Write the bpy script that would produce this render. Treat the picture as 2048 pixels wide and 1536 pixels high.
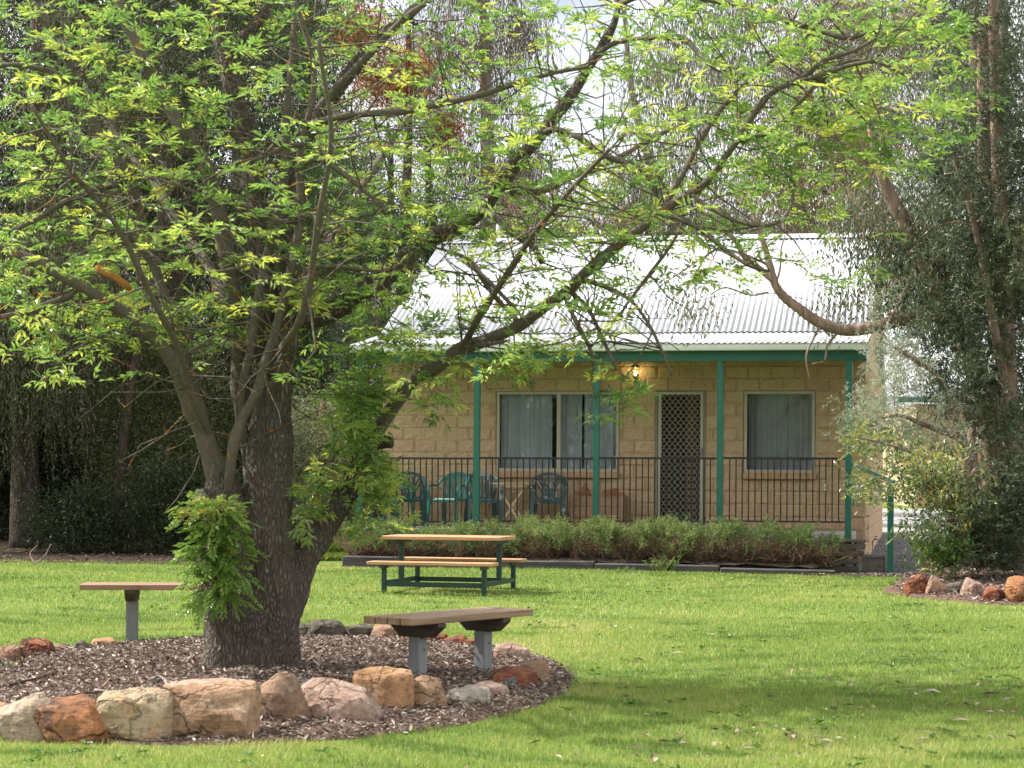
import bpy, bmesh, math, random
import numpy as np
from mathutils import Vector, Matrix, noise
R = math.radians
S = bpy.context.scene
for o in list(bpy.data.objects):
    bpy.data.objects.remove(o)
rng = np.random.default_rng(7)
random.seed(7)

# ---------------------------------------------------------------- camera
FPX, HOR, EYE, ROLL = 4300.0, 948.0, 1.5, R(0.35)
cd = bpy.data.cameras.new('camera')
cam = bpy.data.objects.new('camera', cd)
S.collection.objects.link(cam)
S.camera = cam
cd.sensor_width = 36.0
cd.lens = 36.0 * FPX / 2048.0
cd.shift_y = (HOR - 768.0) / 2048.0
cd.clip_end = 2000
cam.matrix_world = Matrix.Translation((0, 0, EYE)) @ Matrix.Rotation(R(90), 4, 'X') @ Matrix.Rotation(ROLL, 4, 'Z')
cd.dof.use_dof = True
cd.dof.focus_distance = 29.0
cd.dof.aperture_fstop = 7.0

# ---------------------------------------------------------------- sun, sky, exposure
SUNDIR = Vector((-0.66, 0.19, 0.76)).normalized()      # towards the sun
sl = bpy.data.lights.new('sun', 'SUN')
sun = bpy.data.objects.new('sun', sl)
S.collection.objects.link(sun)
sl.energy = 5.0
sl.angle = R(0.6)
sl.color = (1.0, 0.955, 0.88)
sun.rotation_euler = SUNDIR.to_track_quat('Z', 'Y').to_euler()
w = bpy.data.worlds.new('World')
S.world = w
w.use_nodes = True
nt = w.node_tree
nt.nodes.clear()
wo = nt.nodes.new('ShaderNodeOutputWorld')
bg = nt.nodes.new('ShaderNodeBackground')
sky = nt.nodes.new('ShaderNodeTexSky')
sky.sky_type = 'NISHITA'
sky.sun_disc = False
sky.sun_elevation = math.asin(SUNDIR.z)
sky.sun_rotation = math.atan2(SUNDIR.x, SUNDIR.y)
sky.air_density = 1.0
sky.dust_density = 2.0
tc = nt.nodes.new('ShaderNodeTexCoord')
cn = nt.nodes.new('ShaderNodeTexNoise')
cn.inputs['Scale'].default_value = 2.2
cn.inputs['Detail'].default_value = 6
cn.inputs['Roughness'].default_value = 0.55
cr = nt.nodes.new('ShaderNodeMapRange')
cr.inputs[1].default_value = 0.30
cr.inputs[2].default_value = 0.44
mx = nt.nodes.new('ShaderNodeMix')
mx.data_type = 'RGBA'
mx.inputs[7].default_value = (12.0, 12.2, 12.6, 1)
nt.links.new(tc.outputs['Generated'], cn.inputs['Vector'])
nt.links.new(cn.outputs['Fac'], cr.inputs[0])
nt.links.new(cr.outputs[0], mx.inputs[0])
nt.links.new(sky.outputs[0], mx.inputs[6])
nt.links.new(mx.outputs[2], bg.inputs[0])
bg.inputs[1].default_value = 0.066
nt.links.new(bg.outputs[0], wo.inputs[0])
S.view_settings.view_transform = 'Standard'
S.view_settings.look = 'None'
S.view_settings.gamma = 1
S.view_settings.use_curve_mapping = False
S.view_settings.exposure = 0.97
S.render.engine = 'CYCLES'
S.cycles.max_bounces = 8
S.cycles.transparent_max_bounces = 12
S.cycles.use_denoising = True

# ---------------------------------------------------------------- helpers
def at(px, py, Y):
    """point at depth Y (m) that the photograph shows at pixel px, py"""
    dx, dy = px - 1024.0, HOR - py
    c, s = math.cos(ROLL), math.sin(ROLL)
    return Vector(((dx * c - dy * s) / FPX * Y, Y, EYE + (dx * s + dy * c) / FPX * Y))

def sstep(a, b, x):
    t = np.clip((x - a) / (b - a), 0, 1)
    return t * t * (3 - 2 * t)

BEDC, BEDA, BEDB = (-1.95, 15.7), 2.38, 3.95
def terrain(x, y):
    h = 0.05 * sstep(24, 32, y) + np.maximum(0, y - 33) * 0.021
    h = h + 0.02 * np.sin(x * .7 + 1) * np.sin(y * .45) * sstep(6, 12, y)
    return h

def bedr(x, y):
    return np.sqrt(((x - BEDC[0]) / BEDA) ** 2 + ((y - BEDC[1]) / BEDB) ** 2)

def bedz(x, y):
    r = bedr(x, y)
    return terrain(x, y) + 0.012 + 0.13 * np.clip(1 - r ** 2, 0, 1)

def ground(px, py, z0=0.0):
    """ground point seen at pixel px, py (z0 above the lawn)"""
    Y = 14.0
    for _ in range(60):
        p = at(px, py, Y)
        t = float(terrain(p.x, Y)) + z0
        d = EYE - p.z
        Y = Y * 0.5 + 0.5 * (EYE - t) / max(d / Y, 1e-4)
    return at(px, py, Y)

def link(o, parent=None):
    S.collection.objects.link(o)
    if parent is not None:
        o.parent = parent
    return o

def tag(o, label=None, cat=None, group=None, kind=None):
    if label: o['label'] = label
    if cat: o['category'] = cat
    if group: o['group'] = group
    if kind: o['kind'] = kind
    return o

def empty(name, loc=(0, 0, 0), rz=0.0, label=None, cat=None, group=None):
    o = bpy.data.objects.new(name, None)
    o.empty_display_size = 0.2
    o.location = loc
    o.rotation_euler = (0, 0, rz)
    link(o)
    return tag(o, label, cat, group)

def mesh_np(name, V, F, mat=None, smooth=False, attrs=None, parent=None):
    """one mesh object from arrays; F is (M,3) or (M,4)"""
    V = np.asarray(V, np.float32); F = np.asarray(F, np.int32)
    me = bpy.data.meshes.new(name)
    k = F.shape[1]
    me.vertices.add(len(V)); me.vertices.foreach_set('co', V.ravel())
    me.loops.add(F.size); me.loops.foreach_set('vertex_index', F.ravel())
    me.polygons.add(len(F))
    me.polygons.foreach_set('loop_start', np.arange(0, F.size, k, dtype=np.int32))
    me.polygons.foreach_set('loop_total', np.full(len(F), k, np.int32))
    me.polygons.foreach_set('use_smooth', np.full(len(F), smooth, bool))
    for an, av in (attrs or {}).items():
        a = me.attributes.new(an, 'FLOAT', 'POINT')
        a.data.foreach_set('value', np.asarray(av, np.float32))
    me.update(calc_edges=True)
    if mat: me.materials.append(mat)
    o = bpy.data.objects.new(name, me)
    return link(o, parent)

class MB:
    def __init__(s): s.bm = bmesh.new()
    def box(s, c, d, rot=None, bev=0.0, taper=None):
        r = bmesh.ops.create_cube(s.bm, size=1.0)
        vs = r['verts']
        for v in vs:
            if taper and v.co.z < 0:
                v.co.x *= taper[0]; v.co.y *= taper[1]
            v.co = Vector((v.co.x * d[0], v.co.y * d[1], v.co.z * d[2]))
        if bev:
            es = list({e for v in vs for e in v.link_edges})
            rr = bmesh.ops.bevel(s.bm, geom=es, offset=bev, segments=1, affect='EDGES', profile=.5)
            vs = list({v for f in rr['faces'] for v in f.verts} | {v for v in vs if v.is_valid})
        m = (rot.to_4x4() if rot is not None else Matrix())
        for v in vs:
            v.co = (m @ v.co) + Vector(c)
        return vs
    def beam(s, a, b, w, h, bev=0.0, up=(0, 0, 1)):
        a, b = Vector(a), Vector(b)
        x = (b - a); L = x.length; x.normalize()
        u = Vector(up); y = u.cross(x).normalized(); z = x.cross(y)
        m = Matrix((x, y, z)).transposed()
        return s.box((a + b) / 2, (L, w, h), m, bev)
    def tube(s, pts, rad, n=8, cap=True):
        V, F = tube_np(pts, rad, n, cap)
        vs = [s.bm.verts.new(v) for v in V]
        for f in F:
            f = [i for k, i in enumerate(f) if i not in f[:k]]
            if len(f) > 2:
                try: s.bm.faces.new([vs[i] for i in f])
                except ValueError: pass
        return vs
    def strip(s, pts, w, t, wdir):
        """a flat bent bar through pts, width w along wdir, thickness t"""
        pts = [Vector(p) for p in pts]; wd = Vector(wdir).normalized()
        rings = []
        for i, p in enumerate(pts):
            d = (pts[min(i + 1, len(pts) - 1)] - pts[max(i - 1, 0)]).normalized()
            nn = d.cross(wd).normalized()
            rings.append([s.bm.verts.new(p + wd * a * w / 2 + nn * b * t / 2) for a, b in ((-1, -1), (1, -1), (1, 1), (-1, 1))])
        for a, b in zip(rings, rings[1:]):
            for k in range(4):
                s.bm.faces.new((a[k], a[(k + 1) % 4], b[(k + 1) % 4], b[k]))
        s.bm.faces.new(rings[0][::-1]); s.bm.faces.new(rings[-1])
    def obj(s, name, mat, parent=None, smooth=False):
        bmesh.ops.recalc_face_normals(s.bm, faces=s.bm.faces[:])
        me = bpy.data.meshes.new(name)
        s.bm.to_mesh(me); s.bm.free()
        if smooth:
            me.polygons.foreach_set('use_smooth', [True] * len(me.polygons))
        me.materials.append(mat)
        return link(bpy.data.objects.new(name, me), parent)

def boxo(name, c, d, mat, parent=None, bev=0.0, rot=None):
    m = MB(); m.box(c, d, rot, bev)
    return m.obj(name, mat, parent)

def spline(pts, step):
    """Catmull-Rom through rows of pts (any columns), resampled about every step (first three columns)"""
    P = np.asarray(pts, float)
    P = np.vstack([2 * P[0] - P[1], P, 2 * P[-1] - P[-2]])
    out = []
    for i in range(1, len(P) - 2):
        n = max(1, int(np.linalg.norm(P[i + 1, :3] - P[i, :3]) / step))
        for t in np.arange(n) / n:
            a, b, c, d = P[i - 1], P[i], P[i + 1], P[i + 2]
            out.append(.5 * (2 * b + (c - a) * t + (2 * a - 5 * b + 4 * c - d) * t * t + (3 * b - a - 3 * c + d) * t ** 3))
    out.append(P[-2])
    return np.array(out)

def tube_np(pts, rad, n=6, cap=True):
    P = np.asarray(pts, float); m = len(P)
    rad = np.broadcast_to(np.asarray(rad, float), (m,))
    T = np.gradient(P, axis=0); T /= np.linalg.norm(T, axis=1)[:, None] + 1e-9
    ref = np.array([0, 0, 1.0]) if abs(T[:, 2]).mean() < .8 else np.array([1.0, 0, 0])
    A = np.cross(T, ref); A /= np.linalg.norm(A, axis=1)[:, None] + 1e-9
    B = np.cross(T, A)
    an = np.arange(n) * 2 * np.pi / n
    V = P[:, None, :] + rad[:, None, None] * (np.cos(an)[None, :, None] * A[:, None, :] + np.sin(an)[None, :, None] * B[:, None, :])
    V = V.reshape(-1, 3)
    i = np.arange(m - 1)[:, None] * n; k = np.arange(n)[None, :]; k2 = (k + 1) % n
    F = np.stack([i + k, i + k2, i + n + k2, i + n + k], -1).reshape(-1, 4)
    if cap:
        V = np.vstack([V, P[:1], P[-1:]]); c0 = m * n
        e = np.arange(n); e2 = (e + 1) % n
        F = np.vstack([F, np.stack([e2, e, np.full(n, c0), np.full(n, c0)], -1), np.stack([(m - 1) * n + e, (m - 1) * n + e2, np.full(n, c0 + 1), np.full(n, c0 + 1)], -1)])
    return V, F

class Tubes:
    """many thin tubes in one mesh (triangles)"""
    def __init__(s): s.V = []; s.F = []; s.n = 0; s.a = []
    def add(s, pts, rad, n=4, a=0.0):
        V, F = tube_np(pts, rad, n, False)
        s.V.append(V); s.F.append(F + s.n); s.n += len(V); s.a.append(np.full(len(V), a))
    def obj(s, name, mat, parent=None):
        return mesh_np(name, np.vstack(s.V), np.vstack(s.F), mat, True, {'tint': np.concatenate(s.a)}, parent)

def unit(a):
    return a / (np.linalg.norm(a, axis=-1, keepdims=True) + 1e-9)

class Leaves:
    """many folded diamond leaves in one mesh"""
    def __init__(s): s.p = []
    def add(s, P, D, N, L, W, tint, curl=0.12):
        n = len(P)
        L = np.broadcast_to(L, (n,))[:, None]; W = np.broadcast_to(W, (n,))[:, None]
        D = unit(D); Sd = unit(np.cross(D, N)); N = np.cross(Sd, D)
        V = np.empty((n, 4, 3), np.float32)
        V[:, 0] = P
        V[:, 1] = P + D * L * .45 + Sd * W * .5 + N * W * .22
        V[:, 2] = P + D * L - N * L * curl
        V[:, 3] = P + D * L * .45 - Sd * W * .5 + N * W * .22
        s.p.append((V, np.broadcast_to(tint, (n,))))
    def obj(s, name, mat, parent=None, kind='stuff'):
        V = np.concatenate([p[0] for p in s.p]); t = np.concatenate([p[1] for p in s.p])
        n = len(V); b = np.arange(n)[:, None] * 4
        F = np.concatenate([b + [0, 1, 2], b + [0, 2, 3]], 1).reshape(-1, 3)
        o = mesh_np(name, V.reshape(-1, 3), F, mat, False, {'tint': np.repeat(t, 4)}, parent)
        if kind: o['kind'] = kind
        return o

def rdir(n):
    return unit(rng.normal(size=(n, 3)))

# ---------------------------------------------------------------- materials
def newmat(name):
    m = bpy.data.materials.new(name); m.use_nodes = True
    return m, m.node_tree, m.node_tree.nodes['Principled BSDF']

def nd(nt, typ, ins=None, **props):
    n = nt.nodes.new('ShaderNode' + typ)
    for k, v in props.items(): setattr(n, k, v)
    for k, v in (ins or {}).items():
        if isinstance(v, bpy.types.NodeSocket): nt.links.new(v, n.inputs[k])
        else: n.inputs[k].default_value = v
    return n

def c4(c, k=1.0):
    return (c[0] * k, c[1] * k, c[2] * k, 1)

def ramp(nt, fac, stops, interp='LINEAR'):
    n = nt.nodes.new('ShaderNodeValToRGB')
    n.color_ramp.interpolation = interp
    e = n.color_ramp.elements
    while len(e) < len(stops): e.new(0.5)
    for x, (p, c) in zip(e, stops):
        x.position = p; x.color = c4(c)
    nt.links.new(fac, n.inputs[0])
    return n.outputs[0]

def mixc(nt, f, a, b):
    n = nt.nodes.new('ShaderNodeMix'); n.data_type = 'RGBA'
    for k, v in ((0, f), (6, a), (7, b)):
        if isinstance(v, bpy.types.NodeSocket): nt.links.new(v, n.inputs[k])
        else: n.inputs[k].default_value = v if k == 0 else c4(v)
    return n.outputs[2]

def ocoord(nt, scale=(1, 1, 1), rnd=True):
    t = nd(nt, 'TexCoord')
    mp = nd(nt, 'Mapping', {'Vector': t.outputs['Object'], 'Scale': scale})
    if rnd:
        oi = nd(nt, 'ObjectInfo')
        m = nd(nt, 'Math', {0: oi.outputs['Random'], 1: 37.0}, operation='MULTIPLY')
        nt.links.new(m.outputs[0], mp.inputs['Location'])
    return mp.outputs[0]

def noise_n(nt, vec, scale, detail=4, rough=.55):
    return nd(nt, 'TexNoise', {'Vector': vec, 'Scale': scale, 'Detail': detail, 'Roughness': rough}).outputs['Fac']

def bump(nt, bs, h, strength, dist=.01):
    b = nd(nt, 'Bump', {'Height': h, 'Strength': strength, 'Distance': dist})
    nt.links.new(b.outputs[0], bs.inputs['Normal'])

def plain(name, col, rough=.6, var=.18, scale=6, bmp=.15, bscale=70, metal=0, spec=.5, stretch=(1, 1, 1), col2=None, spots=None):
    m, nt, bs = newmat(name)
    v = ocoord(nt, stretch)
    f = noise_n(nt, v, scale, 5, .6)
    c = ramp(nt, f, [(.3, tuple(x * (1 - var) for x in col)), (.7, col2 or tuple(x * (1 + var) for x in col))])
    if spots:
        f2 = noise_n(nt, v, spots[1], 3)
        c = mixc(nt, ramp(nt, f2, [(spots[2], (0, 0, 0)), (spots[2] + .06, (1, 1, 1))]), c, spots[0])
    nt.links.new(c, bs.inputs['Base Color'])
    bs.inputs['Roughness'].default_value = rough
    bs.inputs['Metallic'].default_value = metal
    bs.inputs['Specular IOR Level'].default_value = spec
    if bmp: bump(nt, bs, noise_n(nt, v, bscale, 4), bmp)
    return m

def leafmat(name, stops, trans=.4, rough=.45, spec=.4, tboost=1.5):
    m, nt, bs = newmat(name)
    a = nd(nt, 'Attribute', attribute_name='tint')
    c = ramp(nt, a.outputs['Fac'], stops)
    nt.links.new(c, bs.inputs['Base Color'])
    bs.inputs['Roughness'].default_value = rough
    bs.inputs['Specular IOR Level'].default_value = spec
    hs = nd(nt, 'HueSaturation', {'Color': c, 'Value': tboost, 'Saturation': 1.05, 'Hue': .497})
    tr = nd(nt, 'BsdfTranslucent', {'Color': hs.outputs[0]})
    mxs = nd(nt, 'MixShader', {0: trans, 1: bs.outputs[0], 2: tr.outputs[0]})
    nt.links.new(mxs.outputs[0], nt.nodes['Material Output'].inputs[0])
    return m

def barkmat(name, dark, light, vs=14, stretch=.22, lichen=None, lamt=.62, spots=None, bs_=.8, cells=1.0):
    """furrowed bark: stretched cells along z, plus lichen patches that sit where they grow"""
    m, nt, bs = newmat(name)
    v = ocoord(nt, (1, 1, stretch), False)
    wv = nd(nt, 'TexNoise', {'Vector': v, 'Scale': 5.0, 'Detail': 3})
    vm = nd(nt, 'VectorMath', {0: wv.outputs['Color'], 'Scale': .16}, operation='SCALE')
    va = nd(nt, 'VectorMath', {0: v, 1: vm.outputs[0]}, operation='ADD')
    vo = nd(nt, 'TexVoronoi', {'Vector': va.outputs[0], 'Scale': vs}, feature='DISTANCE_TO_EDGE')
    ridge = nd(nt, 'MapRange', {0: vo.outputs['Distance'], 1: 0.0, 2: .35, 3: .5 * (1 - cells), 4: .5 + .5 * cells})
    fine = noise_n(nt, v, 45, 5, .65)
    big = noise_n(nt, ocoord(nt, (1, 1, 1), False), 2.2, 4)
    h = nd(nt, 'Math', {0: ridge.outputs[0], 1: fine}, operation='ADD')
    c = ramp(nt, nd(nt, 'Math', {0: h.outputs[0], 1: .55}, operation='MULTIPLY').outputs[0], [(.18, dark), (.75, light)])
    c = mixc(nt, ramp(nt, big, [(.35, (0, 0, 0)), (.7, (.55, .55, .55))]), c, tuple(.5 * (a + b) * 1.25 for a, b in zip(dark, light)))
    if spots:
        f2 = noise_n(nt, ocoord(nt, (1, 1, 1), False), spots[1], 2)
        c = mixc(nt, ramp(nt, f2, [(spots[2], (0, 0, 0)), (spots[2] + .03, (1, 1, 1))]), c, spots[0])
    if lichen:
        f3 = noise_n(nt, ocoord(nt, (1, 1, 1), False), 6.5, 6, .7)
        c = mixc(nt, ramp(nt, f3, [(lamt, (0, 0, 0)), (lamt + .05, (1, 1, 1))]), c, lichen)
    nt.links.new(c, bs.inputs['Base Color'])
    bs.inputs['Roughness'].default_value = .9
    bs.inputs['Specular IOR Level'].default_value = .2
    bump(nt, bs, h.outputs[0], bs_, .02)
    return m

def woodmat(name, c1, c2, axis=0, rough=.65, sc=9):
    st = [14, 14, 14]; st[axis] = 1.0
    m, nt, bs = newmat(name)
    v = ocoord(nt, st)
    f = noise_n(nt, v, sc * .25, 6, .65)
    big = noise_n(nt, ocoord(nt), 1.7, 3)
    c = ramp(nt, f, [(.3, c1), (.68, c2)])
    c = mixc(nt, ramp(nt, big, [(.4, (0, 0, 0)), (.75, (.4, .4, .4))]), c, tuple(x * .62 for x in c1))
    nt.links.new(c, bs.inputs['Base Color'])
    bs.inputs['Roughness'].default_value = rough
    bump(nt, bs, f, .35, .004)
    return m

def rockmat(name, base, second, third, scale=3.0, pit=.25):
    m, nt, bs = newmat(name)
    v = ocoord(nt)
    f = noise_n(nt, v, scale, 6, .6)
    f2 = noise_n(nt, v, scale * 2.3, 5, .7)
    f3 = noise_n(nt, v, 26, 5, .75)
    c = ramp(nt, f, [(.36, second), (.52, base), (.66, base), (.78, third)])
    c = mixc(nt, ramp(nt, f2, [(.52, (0, 0, 0)), (.62, (.8, .8, .8))]), c, third)
    c = mixc(nt, ramp(nt, f3, [(.3, (.75, .75, .75)), (.5, (0, 0, 0))]), c, tuple(x * .4 for x in second))
    wv = nd(nt, 'TexNoise', {'Vector': v, 'Scale': 4.0, 'Detail': 4})
    wa = nd(nt, 'VectorMath', {0: v, 1: wv.outputs['Color']}, operation='ADD')
    ck = nd(nt, 'TexVoronoi', {'Vector': wa.outputs[0], 'Scale': 1.15}, feature='DISTANCE_TO_EDGE').outputs['Distance']
    c = mixc(nt, ramp(nt, ck, [(.0, (.55, .55, .55)), (.02, (0, 0, 0))]), c, tuple(x * .35 for x in second))
    ckh = nd(nt, 'MapRange', {0: ck, 1: 0.0, 2: .03}).outputs[0]
    strat = nd(nt, 'TexNoise', {'Vector': nd(nt, 'Mapping', {'Vector': v, 'Scale': (1.5, 1.5, 9.0), 'Rotation': (.5, .3, 0)}).outputs[0], 'Scale': 2.5, 'Detail': 5}).outputs['Fac']
    nt.links.new(c, bs.inputs['Base Color'])
    bs.inputs['Roughness'].default_value = .88
    bs.inputs['Specular IOR Level'].default_value = .25
    h = nd(nt, 'Math', {0: f2, 1: f3}, operation='ADD')
    h = nd(nt, 'Math', {0: h.outputs[0], 1: ckh}, operation='ADD')
    h = nd(nt, 'Math', {0: h.outputs[0], 1: strat}, operation='ADD')
    bump(nt, bs, h.outputs[0], pit + .5, .035)
    return m

M = {}
M['green'] = plain('green_paint', (.012, .115, .082), .38, .12, 3, .05, 40)
M['dkgreen'] = plain('dark_green_steel', (.010, .035, .030), .4, .15, 5, .05, 40)
M['black'] = plain('black_powder_coat', (.012, .012, .013), .35, .1, 5, .03, 60)
M['cream_alu'] = plain('cream_aluminium', (.40, .36, .27), .4, .06, 4, .03, 40)
M['dull_alu'] = plain('bronze_board', (.20, .175, .115), .5, .08, 4, .03, 40)
M['gutter'] = plain('gutter_paint', (.56, .60, .52), .35, .06, 2, .02, 20)
M['roof'] = plain('zinc_roofing', (.50, .51, .525), .42, .09, 1.3, .04, 30, metal=.2, stretch=(5, .35, 1), spots=((.36, .35, .34), .9, .66))
M['block'] = plain('sandstone_coloured_block', (.53, .385, .225), .9, .20, 9, 1.0, 38, spec=.2)
M['block2'] = plain('pink_block', (.53, .365, .225), .9, .18, 9, 1.0, 38, spec=.2)
M['block3'] = plain('buff_block', (.54, .40, .23), .9, .17, 9, 1.0, 38, spec=.2)
M['mortar'] = plain('mortar', (.47, .37, .25), .95, .1, 9, .3, 90, spec=.1)
M['sill'] = plain('brick_sill', (.42, .27, .15), .85, .12, 14, .3, 60, spec=.2)
M['concrete'] = plain('concrete', (.40, .37, .33), .9, .12, 2.5, .25, 60, spec=.2)
M['curtain'] = plain('sheer_curtain', (.62, .625, .63), .9, .08, 3, .05, 40)
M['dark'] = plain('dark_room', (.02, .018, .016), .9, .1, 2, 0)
M['door_reflection'] = woodmat('brown_reflection', (.045, .022, .014), (.09, .04, .025), 2)  # brown of the reflection painted in behind the screen door
M['deck'] = woodmat('weathered_timber', (.075, .065, .055), (.17, .15, .125), 0, .85)
M['sleeper'] = woodmat('old_sleeper', (.026, .022, .022), (.10, .09, .088), 0, .9)
M['pine'] = woodmat('orange_pine', (.35, .175, .08), (.55, .315, .16), 0, .55)
M['slat'] = woodmat('brown_slat', (.18, .098, .056), (.38, .235, .145), 0, .6)
M['bracket'] = woodmat('dark_bracket_timber', (.035, .022, .016), (.075, .05, .038), 1, .7)
M['post'] = plain('galvanised_grey_post', (.19, .195, .20), .6, .14, 5, .12, 50, stretch=(6, 6, .7), spec=.4)
M['crate'] = woodmat('crate_timber', (.24, .135, .075), (.40, .24, .14), 0, .7)
M['firewood'] = woodmat('split_firewood', (.22, .09, .045), (.44, .20, .10), 0, .85)
M['pale_wood'] = woodmat('pale_timber', (.40, .30, .18), (.58, .46, .30), 0, .7)
M['chair_new'] = plain('green_resin', (.010, .105, .082), .35, .1, 3, .02, 30)
M['chair_old'] = plain('faded_green_resin', (.014, .055, .047), .5, .2, 4, .05, 30)
M['chair_grey'] = plain('chalky_green_resin', (.03, .075, .075), .55, .25, 6, .05, 30, spots=((.26, .31, .31), 7, .56))
M['cut_wood'] = plain('cut_wood', (.30, .265, .22), .85, .15, 14, .2, 60)
M['gravel'] = plain('grey_gravel', (.11, .105, .11), .95, .35, 40, .9, 50)
M['drive'] = plain('pale_driveway', (.27, .26, .25), .9, .15, 1.2, .3, 30)
m, nt, bs = newmat('window_glass')
fr = nd(nt, 'Fresnel', {'IOR': 1.6})
gl = nd(nt, 'BsdfGlossy', {'Roughness': .015, 'Color': (1, 1, 1, 1)})
tp = nd(nt, 'BsdfTransparent', {'Color': (.86, .88, .89, 1)})
ms = nd(nt, 'MixShader', {0: fr.outputs[0], 1: tp.outputs[0], 2: gl.outputs[0]})
nt.links.new(ms.outputs[0], nt.nodes['Material Output'].inputs[0])
M['glass'] = m
m, nt, bs = newmat('lamp_glow')
em = nd(nt, 'Emission', {'Color': (1, .80, .38, 1), 'Strength': 9})
nt.links.new(em.outputs[0], nt.nodes['Material Output'].inputs[0])
M['glow'] = m
G1, G2, G3 = (.045, .115, .015), (.14, .235, .035), (.30, .34, .085)
M['ash'] = leafmat('ash_leaf', [(0, (.038, .085, .020)), (.4, (.125, .220, .050)), (.75, (.235, .320, .075)), (1, (.41, .43, .085))], .45, .34, .65, 1.75)
M['grass'] = leafmat('grass_blade', [(0, (.070, .115, .026)), (.45, (.175, .260, .050)), (.8, (.33, .345, .10)), (1, (.50, .43, .22))], .38, .5, .2, 1.5)
M['euc'] = leafmat('gum_leaf', [(0, (.05, .075, .04)), (.5, (.12, .15, .085)), (.85, (.25, .26, .16)), (1, (.34, .22, .09))], .25, .4, .5, 1.2)
M['eucbrown'] = leafmat('brown_gum_leaf', [(0, (.045, .045, .03)), (.4, (.12, .105, .065)), (.75, (.24, .19, .11)), (1, (.38, .24, .11))], .25, .5, .4, 1.2)
M['rust'] = leafmat('rust_leaf', [(0, (.11, .045, .018)), (.5, (.30, .125, .04)), (1, (.46, .22, .07))], .3, .5, .3, 1.2)
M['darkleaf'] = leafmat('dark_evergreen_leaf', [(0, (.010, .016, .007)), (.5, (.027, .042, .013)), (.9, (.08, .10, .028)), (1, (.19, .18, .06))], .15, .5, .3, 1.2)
M['weepleaf'] = leafmat('olive_weeping_leaf', [(0, (.025, .03, .014)), (.5, (.075, .085, .036)), (1, (.22, .20, .09))], .2, .45, .5, 1.3)
M['midleaf'] = leafmat('mid_green_leaf', [(0, (.03, .055, .02)), (.5, (.07, .11, .04)), (.9, (.15, .19, .07)), (1, (.26, .25, .10))], .3, .45, .4, 1.3)
M['paleleaf'] = leafmat('pale_shrub_leaf', [(0, (.06, .09, .035)), (.5, (.16, .19, .09)), (1, (.42, .42, .25))], .3, .5, .4, 1.2)
M['needle'] = leafmat('needle_leaf', [(0, (.016, .028, .013)), (.5, (.050, .074, .034)), (.9, (.125, .150, .072)), (1, (.22, .20, .10))], .15, .45, .4, 1.2)
M['wattle'] = leafmat('feathery_grey_leaf', [(0, (.11, .14, .09)), (.5, (.27, .32, .21)), (1, (.50, .50, .38))], .3, .5, .4, 1.2)
M['saplingleaf'] = leafmat('yellow_green_leaf', [(0, (.06, .10, .035)), (.5, (.15, .20, .09)), (.8, (.32, .34, .08)), (1, (.48, .30, .06))], .35, .4, .5, 1.3)
M['lavleaf'] = leafmat('grey_green_herb_leaf', [(0, (.05, .085, .026)), (.5, (.135, .195, .062)), (1, (.30, .34, .12))], .3, .6, .2, 1.2)
M['shootleaf'] = leafmat('pale_glossy_leaf', [(0, (.05, .11, .022)), (.5, (.16, .27, .055)), (.85, (.29, .37, .10)), (1, (.46, .36, .08))], .40, .38, .45, 1.6)
M['bright'] = leafmat('glossy_green_leaf', [(0, (.035, .09, .015)), (.5, (.09, .18, .03)), (1, (.24, .30, .06))], .35, .35, .5, 1.3)
M['twig_tan'] = plain('dry_brown_twig', (.22, .14, .085), .9, .3, 9, 0)
M['twig_dark'] = plain('dark_twig', (.045, .036, .028), .9, .25, 9, 0)
M['ashtwig'] = barkmat('ash_twig_bark', (.05, .042, .03), (.15, .13, .10), 30, .5, (.38, .15, .02), .58, None, .3)
M['ashlimb'] = barkmat('ash_limb_bark', (.040, .032, .025), (.165, .138, .108), 30, .5, (.42, .17, .02), .635, ((.33, .34, .31), 9, .70), .4, .25)
M['lichen'] = plain('orange_lichen', (.34, .14, .035), .9, .3, 14, .5, 60)
M['ashtrunk'] = barkmat('ash_trunk_bark', (.024, .019, .015), (.185, .150, .122), 46, .30, None, .6, ((.30, .31, .28), 14, .73), 1.0, .9)
M['gumbark'] = barkmat('pinkish_gum_bark', (.10, .065, .05), (.30, .21, .165), 7, .2, (.13, .06, .035), .60, None, .5)
M['darkbark'] = barkmat('dark_bark', (.025, .018, .014), (.085, .062, .05), 12, .25, None, .6, None, .7)
M['palebark'] = barkmat('pale_gum_bark', (.12, .10, .085), (.33, .29, .25), 6, .2, None, .6, None, .4)
M['litter'] = leafmat('dry_leaf_litter', [(0, (.07, .045, .03)), (.5, (.20, .14, .09)), (1, (.46, .38, .30))], .1, .7, .2, 1.0)
M['chip'] = leafmat('mulch_chip', [(0, (.035, .020, .015)), (.4, (.125, .085, .066)), (.75, (.27, .21, .18)), (1, (.50, .44, .38))], .0, .85, .15, 1.0)
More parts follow.
